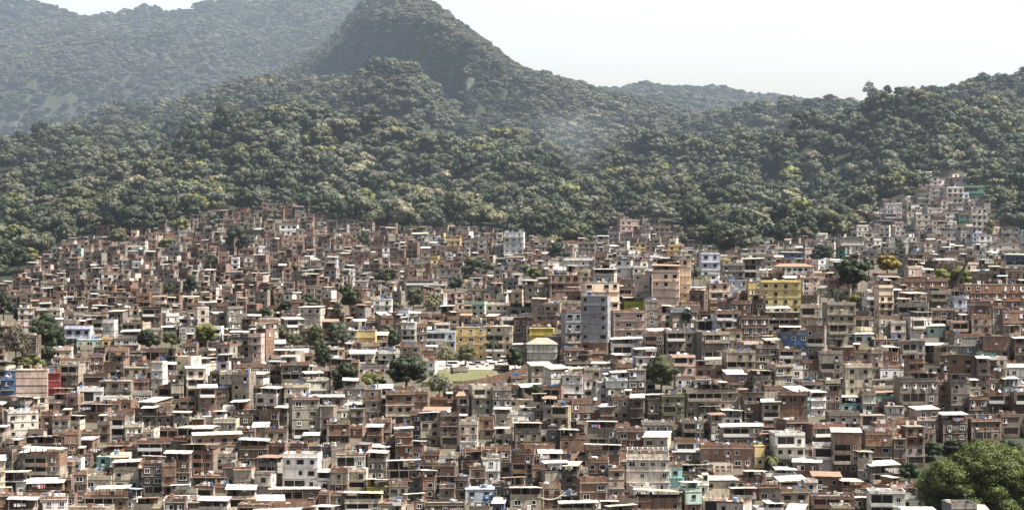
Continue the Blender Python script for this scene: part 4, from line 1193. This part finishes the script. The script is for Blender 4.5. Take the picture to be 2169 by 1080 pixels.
# white sign board
bx = at(922, 1065, locate(922, 1075)[1] - 1)
e = empty('white_sign', bx); tag(e, 'white rectangular sign board with small dark marks at the bottom edge', 'sign'); m = MB(); m.box(-1.7, 1.7, 0, .1, -.6, .6, 'paint', (.78, .77, .80)); m.build('board', e)
m = MB()
for q in (-.5, -.1, .3): m.box(q, q + .12, -.02, -.002, -.25, .3, 'paint', (.3, .33, .45))
m.box(-.2, .5, -.02, -.002, -.45, -.38, 'paint', (.3, .33, .45)); m.build('marks', e)
m = MB(); m.box(-1.5, 1.5, .11, .2, -5, -.3, 'concrete', K['co'][1]); m.build('support', e)

# ------------------------------------------------------------------ terrain meshes
def mk_ground():
    m, nt, b = nodes_of('hillside_ground')
    c = attr(nt); n1 = noise(nt, .05, (1, 1, 1), 6, .65); n2 = noise(nt, .6, (1, 1, 1), 4, .6, 9)
    c = mix(nt, ramp(nt, n1, [(.35, 0.), (.7, .6)]), c, (.05, .055, .03)); c = mix(nt, .6, c, ramp(nt, n2, [(.2, .2), (.8, .8)]), 'OVERLAY')
    nt.links.new(c, b.inputs['Base Color']); MAT['ground'] = m
    # bare rock with vertical stains, scrub where it is less steep
    m, nt, b = nodes_of('rock_and_scrub'); g = nt.nodes.new('ShaderNodeNewGeometry'); sp = nt.nodes.new('ShaderNodeSeparateXYZ'); nt.links.new(g.outputs['Normal'], sp.inputs[0])
    rock = ramp(nt, noise(nt, 1, (.05, .05, .008), 5, .7), [(.38, (.028, .032, .03)), (.52, (.055, .057, .052)), (.66, (.13, .122, .108))])
    veg = ramp(nt, noise(nt, .05, (1, 1, 1), 6, .7, 4), [(.35, (.014, .022, .012)), (.65, (.04, .052, .024))])
    mm = nt.nodes.new('ShaderNodeMath'); mm.operation = 'ADD'; nt.links.new(sp.outputs['Z'], mm.inputs[0]); nt.links.new(ramp(nt, noise(nt, .012, (1, 1, .5), 6, .7, 7), [(.3, 0.), (.7, .45)]), mm.inputs[1])
    c = mix(nt, ramp(nt, mm.outputs[0], [(.62, 0.), (.80, 1.)]), rock, veg)
    nt.links.new(c, b.inputs['Base Color']); b.inputs['Roughness'].default_value = .95
    bp = nt.nodes.new('ShaderNodeBump'); bp.inputs['Distance'].default_value = 4.0; bp.inputs['Strength'].default_value = .8
    nt.links.new(noise(nt, .06, (1, 1, .6), 7, .75, 1), bp.inputs['Height']); nt.links.new(bp.outputs[0], b.inputs['Normal']); MAT['rock'] = m
mk_ground()
def grid_mesh(name, X, Y, Z, mat, colf=None, kind='structure'):
    nr, nc = X.shape; v = np.stack([X, Y, Z], -1).reshape(-1, 3)
    i = np.arange(nr - 1)[:, None] * nc + np.arange(nc - 1)[None]; f = np.stack([i, i + 1, i + nc + 1, i + nc], -1).reshape(-1, 4)
    me = bpy.data.meshes.new(name); me.vertices.add(len(v)); me.vertices.foreach_set('co', v.ravel()); me.loops.add(f.size); me.loops.foreach_set('vertex_index', f.ravel())
    me.polygons.add(len(f)); me.polygons.foreach_set('loop_start', np.arange(len(f)) * 4); me.polygons.foreach_set('loop_total', np.full(len(f), 4)); me.polygons.foreach_set('use_smooth', np.ones(len(f), bool)); me.update(); me.validate()
    me.materials.append(MAT[mat])
    if colf is not None:
        a = me.color_attributes.new('col', 'FLOAT_COLOR', 'POINT'); c = np.ones((len(v), 4), np.float32); c[:, :3] = colf.reshape(-1, 3); a.data.foreach_set('color', c.ravel())
    o = bpy.data.objects.new(name, me); ROOT.objects.link(o); o['kind'] = kind; return o
U = np.linspace(-.42, .42, 420); DD = np.concatenate([np.linspace(-60, 460, 27), np.arange(466, 760, 3.0), np.arange(760, 1300, 5.0), np.arange(1300, 2720, 12.0)])
DG, UG = np.meshgrid(DD, U, indexing='ij'); XG = UG * np.maximum(DG, 480); ZG = ground(XG, DG)
pxg = CX + F * XG / np.maximum(DG, 480); rowg = HZ - F * (ZG - H0) / np.maximum(DG, 480)
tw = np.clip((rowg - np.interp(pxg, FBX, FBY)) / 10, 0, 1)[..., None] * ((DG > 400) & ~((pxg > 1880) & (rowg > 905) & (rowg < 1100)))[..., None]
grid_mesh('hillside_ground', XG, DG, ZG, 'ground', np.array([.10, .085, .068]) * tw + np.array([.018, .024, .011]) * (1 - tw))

def fan_hill(name, cols, u0, u1, D0, D1, nu, nd, rough, mat='rock'):
    xs = np.array([c[0] for c in cols], float)
    def h(x, D):
        px = CX + F * x / D; rr = prof(px, D, cols, xs)
        z = H0 + (HZ - rr) * D / F
        return z + rough * (fbm(x / 130, D / 130, 21, 4) * 1.3 + .6 * fbm(x / 38, D / 38, 27, 3)) * np.clip((D - D0) / 150, 0, 1)
    Dv = np.linspace(D0, D1, nd); Uv = np.linspace(u0, u1, nu); Dg, Ug = np.meshgrid(Dv, Uv, indexing='ij'); Xg = Ug * Dg; Zg = h(Xg, Dg)
    grid_mesh(name, Xg, Dg, Zg, mat); return h
PKS = [(x_, s_ + float(np.interp(x_, [640, 720, 800, 870, 930, 1010, 1080, 1160], [6, 10, 6, 10, 24, 28, 18, 4]))) for x_, s_ in [(430, 235), (520, 195), (580, 170), (620, 146), (650, 126), (680, 106), (700, 90), (725, 64), (750, 34), (775, 10), (800, -4), (830, -10), (860, -14), (890, -8), (915, 0), (940, 14), (965, 34), (990, 52), (1015, 70), (1040, 94), (1065, 116), (1085, 136), (1110, 152), (1140, 164), (1180, 180), (1230, 200), (1300, 215), (1400, 240), (1500, 270)]]
pk = []
for x, s in PKS:
    b0 = 262 + max(0, x - 930) * .32; cf = .72 if 640 < x < 1000 else .45
    face = s + max(0, (b0 - s)) * .16
    sh = -min(max(x - 690, 0), 300) * 1.25
    pk.append((x, [(q[0] + sh, q[1]) for q in [(2000, b0 + 150), (2120, b0 + 60), (2190, b0), (2225, b0 - (b0 - face) * .6), (2250, face), (2400, s), (2520, s + 3), (2750, s + 60), (3000, s + 140)]]))
peak_h = fan_hill('peak', pk, (430 - CX) / F, (1500 - CX) / F, 1690, 2900, 330, 250, 8)
lf = []
for x, s in [(-500, -60), (-300, -20), (0, 18), (80, 26), (130, 32), (190, 38), (260, 44), (330, 38), (420, 30), (500, 22), (570, 14), (640, 0), (700, -14), (760, -10), (820, 30), (900, 80), (1000, 170)]:
    if x < 340: k = 1 if x < 250 else .55; lf.append((x, [(2250, 400), (2500, 345), (2740, 322), (2790, 320 - 125 * k), (2815, 180 + 30 * (1 - k)), (3150, 110), (3600, s), (3750, s + 3), (4100, s + 60)]))
    else: lf.append((x, [(2250, 400), (2500, 300 - (x - 340) * .15), (2750, 225), (3150, 120), (3600, s), (3750, s + 3), (4100, s + 60)]))
left_h = fan_hill('far_hill', lf, (-500 - CX) / F, (1000 - CX) / F, 2250, 4100, 380, 210, 55)
rf = [(x, [(2300, s + 110), (2500, s + 70), (2700, s + 32), (2950, s), (3050, s + 1), (3400, s + 60)]) for x, s in [(1000, 190), (1100, 184), (1180, 186), (1230, 197), (1265, 203), (1300, 198), (1380, 194), (1450, 190), (1500, 195), (1560, 207), (1600, 217), (1660, 226), (1710, 232), (1760, 238), (1900, 246), (2200, 280), (2700, 300)]]
right_h = fan_hill('far_ridge', rf, (1000 - CX) / F, (2700 - CX) / F, 2300, 3400, 300, 110, 22)

# ------------------------------------------------------------------ trees
LEAF = {'dk': ((.010, .018, .009), (.048, .064, .030)), 'ol': ((.032, .040, .020), (.120, .125, .064)), 'yg': ((.055, .065, .022), (.185, .195, .062)), 'gg': ((.038, .048, .034), (.135, .145, .100)),
        'pl': ((.09, .095, .06), (.26, .255, .17)), 'yo': ((.11, .09, .02), (.30, .21, .05)), 'bt': ((.009, .016, .004), (.095, .125, .026)), 'br': ((.06, .055, .042), (.17, .15, .115))}
HUEW = {'dk': 'dark green', 'ol': 'olive green', 'yg': 'yellow-green', 'gg': 'grey-green', 'pl': 'pale green', 'yo': 'orange-yellow', 'br': 'brownish', 'bt': 'deep green'}
for k, (a, b2) in LEAF.items():
    m, nt, b = nodes_of('leaves_' + HUEW[k].replace(' ', '_').replace('-', '_'))
    oi = nt.nodes.new('ShaderNodeObjectInfo'); n1 = noise(nt, .55, (1, 1, 1), 3, .7)
    c = ramp(nt, n1, [(.25, a), (.72, b2)]); c = mix(nt, .55, c, ramp(nt, oi.outputs['Random'], [(0, (.33, .36, .30)), (.5, (.5, .5, .5)), (1, (.72, .66, .58))]), 'OVERLAY')
    nt.links.new(c, b.inputs['Base Color']); b.inputs['Roughness'].default_value = .6; b.inputs['Specular IOR Level'].default_value = .25
    tr = nt.nodes.new('ShaderNodeBsdfTranslucent'); nt.links.new(c, tr.inputs['Color']); ms = nt.nodes.new('ShaderNodeMixShader'); ms.inputs[0].default_value = .12
    nt.links.new(b.outputs[0], ms.inputs[1]); nt.links.new(tr.outputs[0], ms.inputs[2]); nt.links.new(ms.outputs[0], [n for n in nt.nodes if n.type == 'OUTPUT_MATERIAL'][0].inputs[0])
    MAT['leaf_' + k] = m
m, nt, b = nodes_of('bark'); nt.links.new(ramp(nt, noise(nt, 1, (2, 2, .5), 4, .7), [(.3, (.06, .05, .04)), (.7, (.16, .13, .10))]), b.inputs['Base Color']); MAT['bark'] = m
ICO = None
def ico():
    t = (1 + 5 ** .5) / 2; v = np.array([(-1, t, 0), (1, t, 0), (-1, -t, 0), (1, -t, 0), (0, -1, t), (0, 1, t), (0, -1, -t), (0, 1, -t), (t, 0, -1), (t, 0, 1), (-t, 0, -1), (-t, 0, 1)], float); v /= np.linalg.norm(v[0])
    f = np.array([(0, 11, 5), (0, 5, 1), (0, 1, 7), (0, 7, 10), (0, 10, 11), (1, 5, 9), (5, 11, 4), (11, 10, 2), (10, 7, 6), (7, 1, 8), (3, 9, 4), (3, 4, 2), (3, 2, 6), (3, 6, 8), (3, 8, 9), (4, 9, 5), (2, 4, 11), (6, 2, 10), (8, 6, 7), (9, 8, 1)]); return v, f
IV, IF = ico()
def crown_mesh(name, seed, hue, R=1.0, Hc=.75, nclump=26, leaves=42, ls=.09, flat=False, sparse=False, rs=1.0, fill=.8):
    """unit crown: radius R, centred at height 0, leaf-sized quads over overlapping clumps"""
    g = np.random.default_rng(seed); V = []; Fq = []; nv = 0; T = []
    lean = g.normal(0, .12, 2)
    for c in range(nclump):
        th = g.uniform(0, 2 * np.pi); zz = g.uniform(-.55, 1) if not flat else g.uniform(-.2, .6); rr = math.sqrt(max(0, 1 - zz * zz)) * g.uniform(.35, .92)
        rad = g.uniform(.2, .38) * R * rs * (.8 if c % 3 else 1.15)
        cen = np.array([rr * math.cos(th) * R * .8 + lean[0] * zz, rr * math.sin(th) * R * .8 + lean[1] * zz, zz * Hc * .75 * (1 if zz > 0 else .8)])
        if not sparse:
            iv = IV * (1 + g.normal(0, .12, (12, 1))) * rad * fill + cen; T.append((IF + nv, 1)); V.append(iv); nv += 12
        d = g.normal(0, 1, (leaves, 3)); d[:, 2] = np.abs(d[:, 2]) * .9 - .35; d /= np.linalg.norm(d, axis=1)[:, None]
        p = cen + d * rad * g.uniform(.72, 1.12, (leaves, 1)) * np.array([1, 1, .85])
        nrm = d + g.normal(0, .28, (leaves, 3)); nrm /= np.linalg.norm(nrm, axis=1)[:, None]
        a = np.cross(nrm, g.normal(0, 1, (leaves, 3))); a /= np.linalg.norm(a, axis=1)[:, None]; b = np.cross(nrm, a)
        s = ls * g.uniform(.6, 1.3, (leaves, 1)) * R; q = np.stack([p - a * s - b * s * .3, p - a * s * .2 - b * s * .8, p + a * s + b * s * .2, p + a * s * .1 + b * s * .9], 1)
        V.append(q.reshape(-1, 3)); T.append(((np.arange(leaves * 4).reshape(-1, 4)) + nv, 0)); nv += leaves * 4
    V = np.concatenate(V); loops = np.concatenate([f.ravel() for f, _ in T]); tot = np.concatenate([np.full(len(f), f.shape[1]) for f, _ in T]); st = np.concatenate([[0], np.cumsum(tot)[:-1]])
    me = bpy.data.meshes.new(name); me.vertices.add(len(V)); me.vertices.foreach_set('co', V.ravel()); me.loops.add(len(loops)); me.loops.foreach_set('vertex_index', loops); me.polygons.add(len(tot)); me.polygons.foreach_set('loop_start', st); me.polygons.foreach_set('loop_total', tot)
    me.update(); me.validate(); me.materials.append(MAT['leaf_' + hue]); return me
def trunk_mesh(name, seed, hgt, spread):
    """unit trunk from 0 up to hgt with limbs reaching into the crown"""
    r = random.Random(seed); m = MB(); p = Vector((0, 0, -hgt * .4)); rad = .075; top = Vector((r.uniform(-.08, .08), r.uniform(-.08, .08), hgt))
    mid = Vector((r.uniform(-.06, .06), 0, hgt * .5)); m.bar(tuple(p), tuple(mid), rad, 'bark', (.1, .1, .1), 8, rad * .75); m.bar(tuple(mid), tuple(top), rad * .75, 'bark', (.1, .1, .1), 8, rad * .5)
    for k in range(6):
        a = k * 1.05 + r.uniform(-.3, .3); q = top + Vector((math.cos(a) * spread * r.uniform(.4, .7), math.sin(a) * spread * r.uniform(.4, .7), spread * r.uniform(.2, .7)))
        s0 = mid.lerp(top, r.uniform(.4, 1)); m.bar(tuple(s0), tuple(q), rad * .42, 'bark', (.1, .1, .1), 6, rad * .14)
    return m.mesh(name)
SHAPES = [(0, .75, 26, 44, False), (1, .6, 22, 44, False), (2, .9, 28, 44, False), (3, .5, 20, 48, True), (4, .8, 30, 40, False), (5, 1.05, 26, 44, False)]
CM = {}
def forest_crown(si, hue):
    if (si, hue) not in CM:
        s = SHAPES[si]; CM[si, hue] = crown_mesh('tree_crown', 100 + si * 7 + len(hue) + ord(hue[0]), hue, 1, s[1], s[2], s[3], .085, s[4])
    return CM[si, hue]
TRK = [trunk_mesh('tree_trunk', 5 + k, 1.0, .8) for k in range(3)]
def tree_thing(x, D, z, R, Hc, hgt, crown, tk, label, group, name='tree', cat='tree'):
    """crown scaled to radius R and half height about Hc; centre of crown at hgt"""
    e = empty(name, (x, D, z), rnd.uniform(0, 6.28)); tag(e, label, cat, group)
    c = bpy.data.objects.new('crown', crown); ROOT.objects.link(c); c.parent = e; c.location = (0, 0, hgt); c.scale = (R, R, Hc)
    t = bpy.data.objects.new('trunk', tk); ROOT.objects.link(t); t.parent = e; t.scale = (R * .9, R * .9, max(hgt - .2 * Hc, 1)); return e
def palm(x, D, z, W, H, hue, label, seed):
    r = random.Random(seed); e = empty('palm_tree', (x, D, z)); tag(e, label, 'palm tree', 'trees among the houses'); m = MB(); q = Vector((0, 0, -1)); hgt = H - W * .25
    for k in range(6):
        t = (k + 1) / 6; p = Vector((.5 * math.sin(t * 1.3), 0, hgt * t)); m.bar(tuple(q), tuple(p), .26 - .02 * k, 'bark', (.1, .1, .1), 8, .24 - .02 * k); q = p
    m.build('trunk', e); top = q
    for k in range(17):
        a = k * 2.4; up = r.uniform(-.1, 1.0); L = W * .55 * r.uniform(.85, 1.1); m = MB(); mk = 'leaf_' + hue; prev = top
        for s in range(1, 8):
            t = s / 7; p = top + Vector((math.cos(a) * L * t, math.sin(a) * L * t, L * (up * t - (1.0 + .3 * up) * t * t)))
            m.bar(tuple(prev), tuple(p), .035, mk, (.1, .1, .1), 4)
            side = Vector((-math.sin(a), math.cos(a), 0))
            for sg in (-1, 1):
                for ff in (0, .5):
                    b0 = prev.lerp(p, ff); ln = L * .26 * (1 - abs(t - .45) * 1.1); tip = b0 + side * sg * ln + (p - prev) * .8 - Vector((0, 0, ln * .45)); k0 = len(m.v)
                    w_ = (p - prev) * .42; m.v += [tuple(b0), tuple(b0 + w_), tuple(tip)]; m.face([k0, k0 + 1, k0 + 2], mk, (.1, .1, .1))
            prev = p
        m.build('frond', e)
for i, t in enumerate(TREES):
    if t['kind'] == 'palm': palm(t['x'], t['D'], t['z'], max(t['W'], 4), max(t['H'], 5), t['hue'], t['label'], i); continue
    R = t['W'] / 2 * 1.08; H = t['H']
    if t['kind'] == 'big':
        cm = crown_mesh('tree_crown', 900, 'bt', 1, .95, 460, 260, .0145, rs=.5, fill=.62)
        t['H'] = H = t['H'] * .98; tree_thing(t['x'], t['D'], t['z'], R, H * .68, H * .36, cm, TRK[0], t['label'], 'trees among the houses', 'big_tree'); continue
    near = t['D'] < 760; hc = min(max(R * .6, H * .46), R * 1.25)
    cm = crown_mesh('tree_crown', 300 + i, t['hue'], 1, 1.0, 44 if near else 26, 110 if near else 60, .05 if near else .07, sparse=(t['hue'] in ('pl', 'br')))
    if t['kind'] == 'flat': hc = H * .24
    tree_thing(t['x'], t['D'], t['z'], R, hc * 1.05, H - hc * .95, cm, TRK[i % 3], t['label'], 'trees among the houses')

# the forest: every spot first, then the trees that show largest as things, the rest as one mass
g = np.random.default_rng(11); FT = []
def spots(hfun, D0, D1, step, pxlim, cond, grow=0.0, lift=40):
    D = D0; runmin = {}
    while D < D1:
        stp = step * (1 + grow * (D - D0) / 1000); hw = .29 * D; n = int(2 * hw / stp)
        x = -hw + (np.arange(n) + g.uniform(-.45, .45, n)) * stp; d = D + g.uniform(-.45, .45, n) * stp
        zz0 = hfun(x, d); sl0 = np.hypot((hfun(x, d + 8) - zz0) / 8, (hfun(x + 6, d) - hfun(x - 6, d)) / 12); X_, D_ = [x], [d]
        for k_ in range(1, 14):
            st_ = sl0 > .27 * k_; X_.append(x[st_] + g.uniform(-.5, .5, st_.sum()) * stp); D_.append(d[st_] + ((k_ * 5 % 14) / 14 + g.uniform(-.1, .1, st_.sum())) * stp)
        x = np.concatenate(X_); d = np.concatenate(D_)
        px = CX + F * x / d; k = (px > pxlim[0]) & (px < pxlim[1]); x, d, px = x[k], d[k], px[k]
        if len(x):
            z = hfun(x, d); row = HZ - F * (z - H0) / d; zs = hfun(x, d + 12); slope = (zs - z) / 12
            for a in range(len(x)):
                b = int(px[a] // 12); tr = row[a] - 11 * F / d[a]
                m_ = runmin.get(b, 2000)
                vis_ = tr < m_ + 26
                if vis_ and cond(px[a], row[a], d[a], slope[a], x[a]): FT.append((x[a], d[a], z[a], px[a], row[a]))
                runmin[b] = min(m_, row[a])
        D += stp
def c_main(px, row, d, sl, x):
    if row > 900: return False
    f = np.interp(px, FBX, FBY)
    if row > f + 15: return False
    if 848 < px < 876 and 335 < row < 375 and g.random() < .45: return False      # bare rock scar
    return True
spots(ground, 930, 2450, 12.4, (-160, 2330), c_main, .35)
nmain = len(FT)
def c_peak(px, row, d, sl, x):
    if sl > 2.2 and 815 < px < 845 and g.random() < .6: return False
    return True
spots(peak_h, 1780, 2600, 9.5, (520, 1450), c_peak, 0)
spots(left_h, 2300, 3800, 12.5, (-160, 900), lambda px, row, d, sl, x: not (px < 170 and 200 < row < 250 and g.random() < .6), .15)
spots(right_h, 2320, 3080, 11, (1080, 1900), lambda *a: True, .1)
print('forest trees', len(FT), nmain)
def forest_attr(i, x, d):
    q = float(vnoise(x / 60, d / 60, 31)); rv = g.random()
    hues = ['dk', 'gg', 'ol', 'yg', 'pl', 'br']; wt = [.38, .31, .22, .03, .03, .03]
    if float(vnoise(x / 170, d / 170, 77)) < .4: wt = [.58, .24, .12, .02, .02, .02]
    if q > .62: wt = [.2, .3, .32, .07, .06, .05]
    if q < .38: wt = [.6, .2, .16, .02, .01, .01]
    h = g.choice(hues, p=np.array(wt) / sum(wt)); si = int(g.integers(0, 6)); R = float(g.choice([g.uniform(3.2, 5.5), g.uniform(5.5, 9.5)], p=[.42, .58])) * (1.3 if g.random() < .12 else 1) * (1.14 if d < 1350 else 1) * (1 + .25 * max(0, (d - 1300) / 1200)); Hc = min(R * float(g.uniform(.7, 1.15)), 9.5 if d < 1550 else 7.5); return h, si, R, Hc
AT = [forest_attr(i, f[0], f[1]) for i, f in enumerate(FT)]
for i in range(nmain, len(FT)):
    f = FT[i]; AT[i] = (AT[i][0], AT[i][1], min(AT[i][2] * .72, 7.5), min(AT[i][3] * .72, 5.0))
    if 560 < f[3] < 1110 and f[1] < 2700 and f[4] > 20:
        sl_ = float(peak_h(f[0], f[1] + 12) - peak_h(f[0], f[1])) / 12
        if sl_ > .8: AT[i] = ('dk' if g.random() < .8 else 'gg', AT[i][1], AT[i][2] * .8, AT[i][3] * .7)  # shaded look of the steep face put into darker crown colours
score = []
for i, (f, a) in enumerate(zip(FT, AT)):
    inside = 0 < f[3] < 2169 and f[4] > 0; score.append(-(a[2] / f[1]) if inside else 0)
big = set(sorted(range(nmain), key=lambda i: score[i])[:235])
xs_l = []
for i in sorted(big, key=lambda i: (FT[i][4], FT[i][3])):
    x, d, z, px, row = FT[i]; h, si, R, Hc = AT[i]; hw = ['round', 'low', 'tall', 'flat-topped', 'domed', 'upright'][si]
    lab = place_label((px, row - 12), [f'{hw} {HUEW[h]} tree', f'{hw} {HUEW[h]} forest tree', f'leafy {hw} {HUEW[h]} tree']) or f'{hw} {HUEW[h]} tree at the lower edge of the forest'
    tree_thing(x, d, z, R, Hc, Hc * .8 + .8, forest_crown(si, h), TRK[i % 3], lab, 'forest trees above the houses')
# instanced rest
pc = bpy.data.collections.new('forest_kinds'); keys = []
kinds = [(si, h) for h in ['dk', 'gg', 'ol', 'yg', 'pl', 'br'] for si in ((0, 1, 2, 3, 4, 5) if h in ('dk', 'gg', 'ol') else (0, 3, 5))]
for n_, (si, h) in enumerate(kinds):
    o = bpy.data.objects.new('forest_tree_%02d' % n_, forest_crown(si, h)); pc.objects.link(o)
rest = [i for i in range(len(FT)) if i not in big]
def nearest_kind(si, h):
    return kinds.index((si, h)) if (si, h) in kinds else kinds.index((3, h))
def forest_object(name, idx, label):
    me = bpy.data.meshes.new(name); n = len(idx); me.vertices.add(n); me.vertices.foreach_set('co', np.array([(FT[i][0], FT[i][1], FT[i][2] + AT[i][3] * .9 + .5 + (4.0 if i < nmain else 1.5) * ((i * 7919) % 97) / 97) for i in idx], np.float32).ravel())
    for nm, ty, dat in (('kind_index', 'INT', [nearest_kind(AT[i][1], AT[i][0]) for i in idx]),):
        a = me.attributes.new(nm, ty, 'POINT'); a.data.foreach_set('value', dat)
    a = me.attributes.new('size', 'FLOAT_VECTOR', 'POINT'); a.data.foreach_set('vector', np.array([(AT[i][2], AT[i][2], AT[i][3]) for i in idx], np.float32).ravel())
    a = me.attributes.new('turn', 'FLOAT_VECTOR', 'POINT'); a.data.foreach_set('vector', np.array([(0, 0, g.uniform(0, 6.28)) for i in idx], np.float32).ravel())
    o = bpy.data.objects.new(name, me); ROOT.objects.link(o); tag(o, label, 'forest', kind='stuff')
    ng = bpy.data.node_groups.new('forest_scatter', 'GeometryNodeTree'); ng.interface.new_socket('Geometry', in_out='INPUT', socket_type='NodeSocketGeometry'); ng.interface.new_socket('Geometry', in_out='OUTPUT', socket_type='NodeSocketGeometry')
    gi = ng.nodes.new('NodeGroupInput'); go = ng.nodes.new('NodeGroupOutput'); iop = ng.nodes.new('GeometryNodeInstanceOnPoints'); ci = ng.nodes.new('GeometryNodeCollectionInfo')
    ci.inputs['Collection'].default_value = pc; ci.inputs['Separate Children'].default_value = True; ci.inputs['Reset Children'].default_value = True
    def na(nm, dt): q = ng.nodes.new('GeometryNodeInputNamedAttribute'); q.data_type = dt; q.inputs[0].default_value = nm; return q.outputs[0]
    L = ng.links.new; L(gi.outputs[0], iop.inputs['Points']); L(ci.outputs[0], iop.inputs['Instance']); iop.inputs['Pick Instance'].default_value = True
    L(na('kind_index', 'INT'), iop.inputs['Instance Index']); L(na('size', 'FLOAT_VECTOR'), iop.inputs['Scale'])
    e2r = ng.nodes.new('FunctionNodeEulerToRotation'); L(na('turn', 'FLOAT_VECTOR'), e2r.inputs[0]); L(e2r.outputs[0], iop.inputs['Rotation']); L(iop.outputs[0], go.inputs[0])
    md = o.modifiers.new('scatter', 'NODES'); md.node_group = ng; return o
forest_object('forest', rest, 'dense tropical forest covering the hills and mountain')

# ------------------------------------------------------------------ camera, sky, sun, air
cam = bpy.data.cameras.new('camera'); cam.sensor_width = 36; cam.lens = 18 / math.tan(math.radians(14)); cam.clip_start = 1; cam.clip_end = 12000
co = bpy.data.objects.new('camera', cam); ROOT.objects.link(co); co.location = (0, 0, H0); co.rotation_euler = (math.radians(90) + math.atan(20 / F), 0, 0); SC.camera = co
SUN_EL, SUN_AZ = math.radians(60), math.radians(105)    # azimuth measured from +Y (view direction) towards +X
Sv = Vector((math.sin(SUN_AZ) * math.cos(SUN_EL), math.cos(SUN_AZ) * math.cos(SUN_EL), math.sin(SUN_EL)))
sl = bpy.data.lights.new('sun', 'SUN'); sl.energy = 5.0; sl.angle = math.radians(.53); sl.color = (1, .94, .85)
so = bpy.data.objects.new('sun', sl); ROOT.objects.link(so); so.rotation_euler = Sv.to_track_quat('Z', 'Y').to_euler(); so.location = (0, 0, 900)
w = bpy.data.worlds.new('World'); SC.world = w; w.use_nodes = True; nt = w.node_tree; bg = nt.nodes['Background']; sky = nt.nodes.new('ShaderNodeTexSky')
sky.sky_type = 'NISHITA'; sky.sun_disc = False; sky.sun_elevation = SUN_EL; sky.sun_rotation = SUN_AZ; sky.air_density = 1.0; sky.dust_density = 6.0; sky.ozone_density = 1.0; sky.altitude = 0
# bright hazy band low over the hills
tc = nt.nodes.new('ShaderNodeTexCoord'); sx_ = nt.nodes.new('ShaderNodeSeparateXYZ'); nt.links.new(tc.outputs['Generated'], sx_.inputs[0])
hz = ramp(nt, sx_.outputs['Z'], [(.0, 1.), (.16, 1.), (.45, 0.)]); fy = ramp(nt, sx_.outputs['Y'], [(.35, 0.), (.85, 1.)])
skc = mix(nt, mix(nt, 1.0, hz, fy, 'MULTIPLY'), sky.outputs[0], mix(nt, 1.0, sky.outputs[0], (5.2, 4.55, 3.95), 'MULTIPLY'))
nt.links.new(skc, bg.inputs[0]); bg.inputs[1].default_value = .05
SC.view_settings.view_transform = 'Standard'; SC.view_settings.look = 'None'; SC.view_settings.exposure = EXPO = 1.25; SC.view_settings.gamma = 1; SC.view_settings.use_curve_mapping = False
def air(name, box, dens, col, label):
    m = MB(); m.box(*box, 'paint', (1, 1, 1)); o = m.build(name); o['kind'] = 'stuff'; o['label'] = label; o['category'] = name
    hm = bpy.data.materials.new(name + '_air'); hm.use_nodes = True; nt = hm.node_tree; nt.nodes.clear(); out = nt.nodes.new('ShaderNodeOutputMaterial'); v = nt.nodes.new('ShaderNodeVolumePrincipled')
    v.inputs['Density'].default_value = dens; v.inputs['Color'].default_value = (*col, 1); v.inputs['Anisotropy'].default_value = .2; nt.links.new(v.outputs[0], out.inputs['Volume'])
    o.data.materials.clear(); o.data.materials.append(hm)
if HAZE:
    air('haze', (-2400, 2400, -90, 4400, -30, 760), HAZE, (.76, .87, 1), 'thin bluish white haze over the hills')
    air('mist', (-2300, 2300, 800, 4300, -10, 740), .00012, (.64, .79, 1), 'bluish mist hanging in the valleys behind the forest ridge')
# thin smoke rising out of the forest
def smoke(name, pts, dens, label):
    m = MB(); n = 10; P = [(Vector(at(px, row, D_)), r_) for px, row, D_, r_ in pts]
    for p, r_ in P:
        for k in range(n): t = 2 * math.pi * k / n; m.v.append((p.x + r_ * math.cos(t), p.y + r_ * math.sin(t), p.z))
    for j in range(len(P) - 1):
        for k in range(n): a = j * n + k; b_ = j * n + (k + 1) % n; m.face([a, b_, b_ + n, a + n], 'paint', (1, 1, 1))
    m.face(list(reversed(range(n))), 'paint', (1, 1, 1)); m.face([(len(P) - 1) * n + k for k in range(n)], 'paint', (1, 1, 1))
    o = m.build(name); tag(o, label, 'smoke', kind='stuff'); hm = bpy.data.materials.new(name + '_air'); hm.use_nodes = True; nt = hm.node_tree; nt.nodes.clear(); out = nt.nodes.new('ShaderNodeOutputMaterial'); v = nt.nodes.new('ShaderNodeVolumePrincipled')
    tc_ = nt.nodes.new('ShaderNodeTexCoord'); sp_ = nt.nodes.new('ShaderNodeSeparateXYZ'); nt.links.new(tc_.outputs['Generated'], sp_.inputs[0])
    def win(sock):
        return ramp(nt, sock, [(0.02, 0.), (.3, .8), (.5, 1.), (.7, .8), (.98, 0.)])
    f = mix(nt, 1.0, mix(nt, 1.0, win(sp_.outputs['X']), win(sp_.outputs['Z']), 'MULTIPLY'), ramp(nt, noise(nt, .02, (1, 1, .45), 3, .6, 8), [(.42, 0.), (.68, 1.)]), 'MULTIPLY')
    mu = nt.nodes.new('ShaderNodeMath'); mu.operation = 'MULTIPLY'; nt.links.new(f, mu.inputs[0]); mu.inputs[1].default_value = dens; nt.links.new(mu.outputs[0], v.inputs['Density'])
    v.inputs['Color'].default_value = (.8, .88, 1, 1); nt.links.new(v.outputs[0], out.inputs['Volume']); o.data.materials.clear(); o.data.materials.append(hm)
smoke('smoke', [(1158, 425, 1290, 12), (1162, 380, 1310, 20), (1180, 330, 1330, 30), (1200, 280, 1350, 44), (1225, 225, 1370, 52)], .0062, 'faint bluish smoke drifting up from the forest right of centre')
smoke('smoke', [(858, 372, 1430, 14), (866, 330, 1430, 22), (885, 270, 1430, 32)], .004, 'faint smoke below the wooded knoll left of centre')
SC.cycles.max_bounces = 6; SC.cycles.volume_bounces = 1; SC.cycles.diffuse_bounces = 1; SC.cycles.use_denoising = True
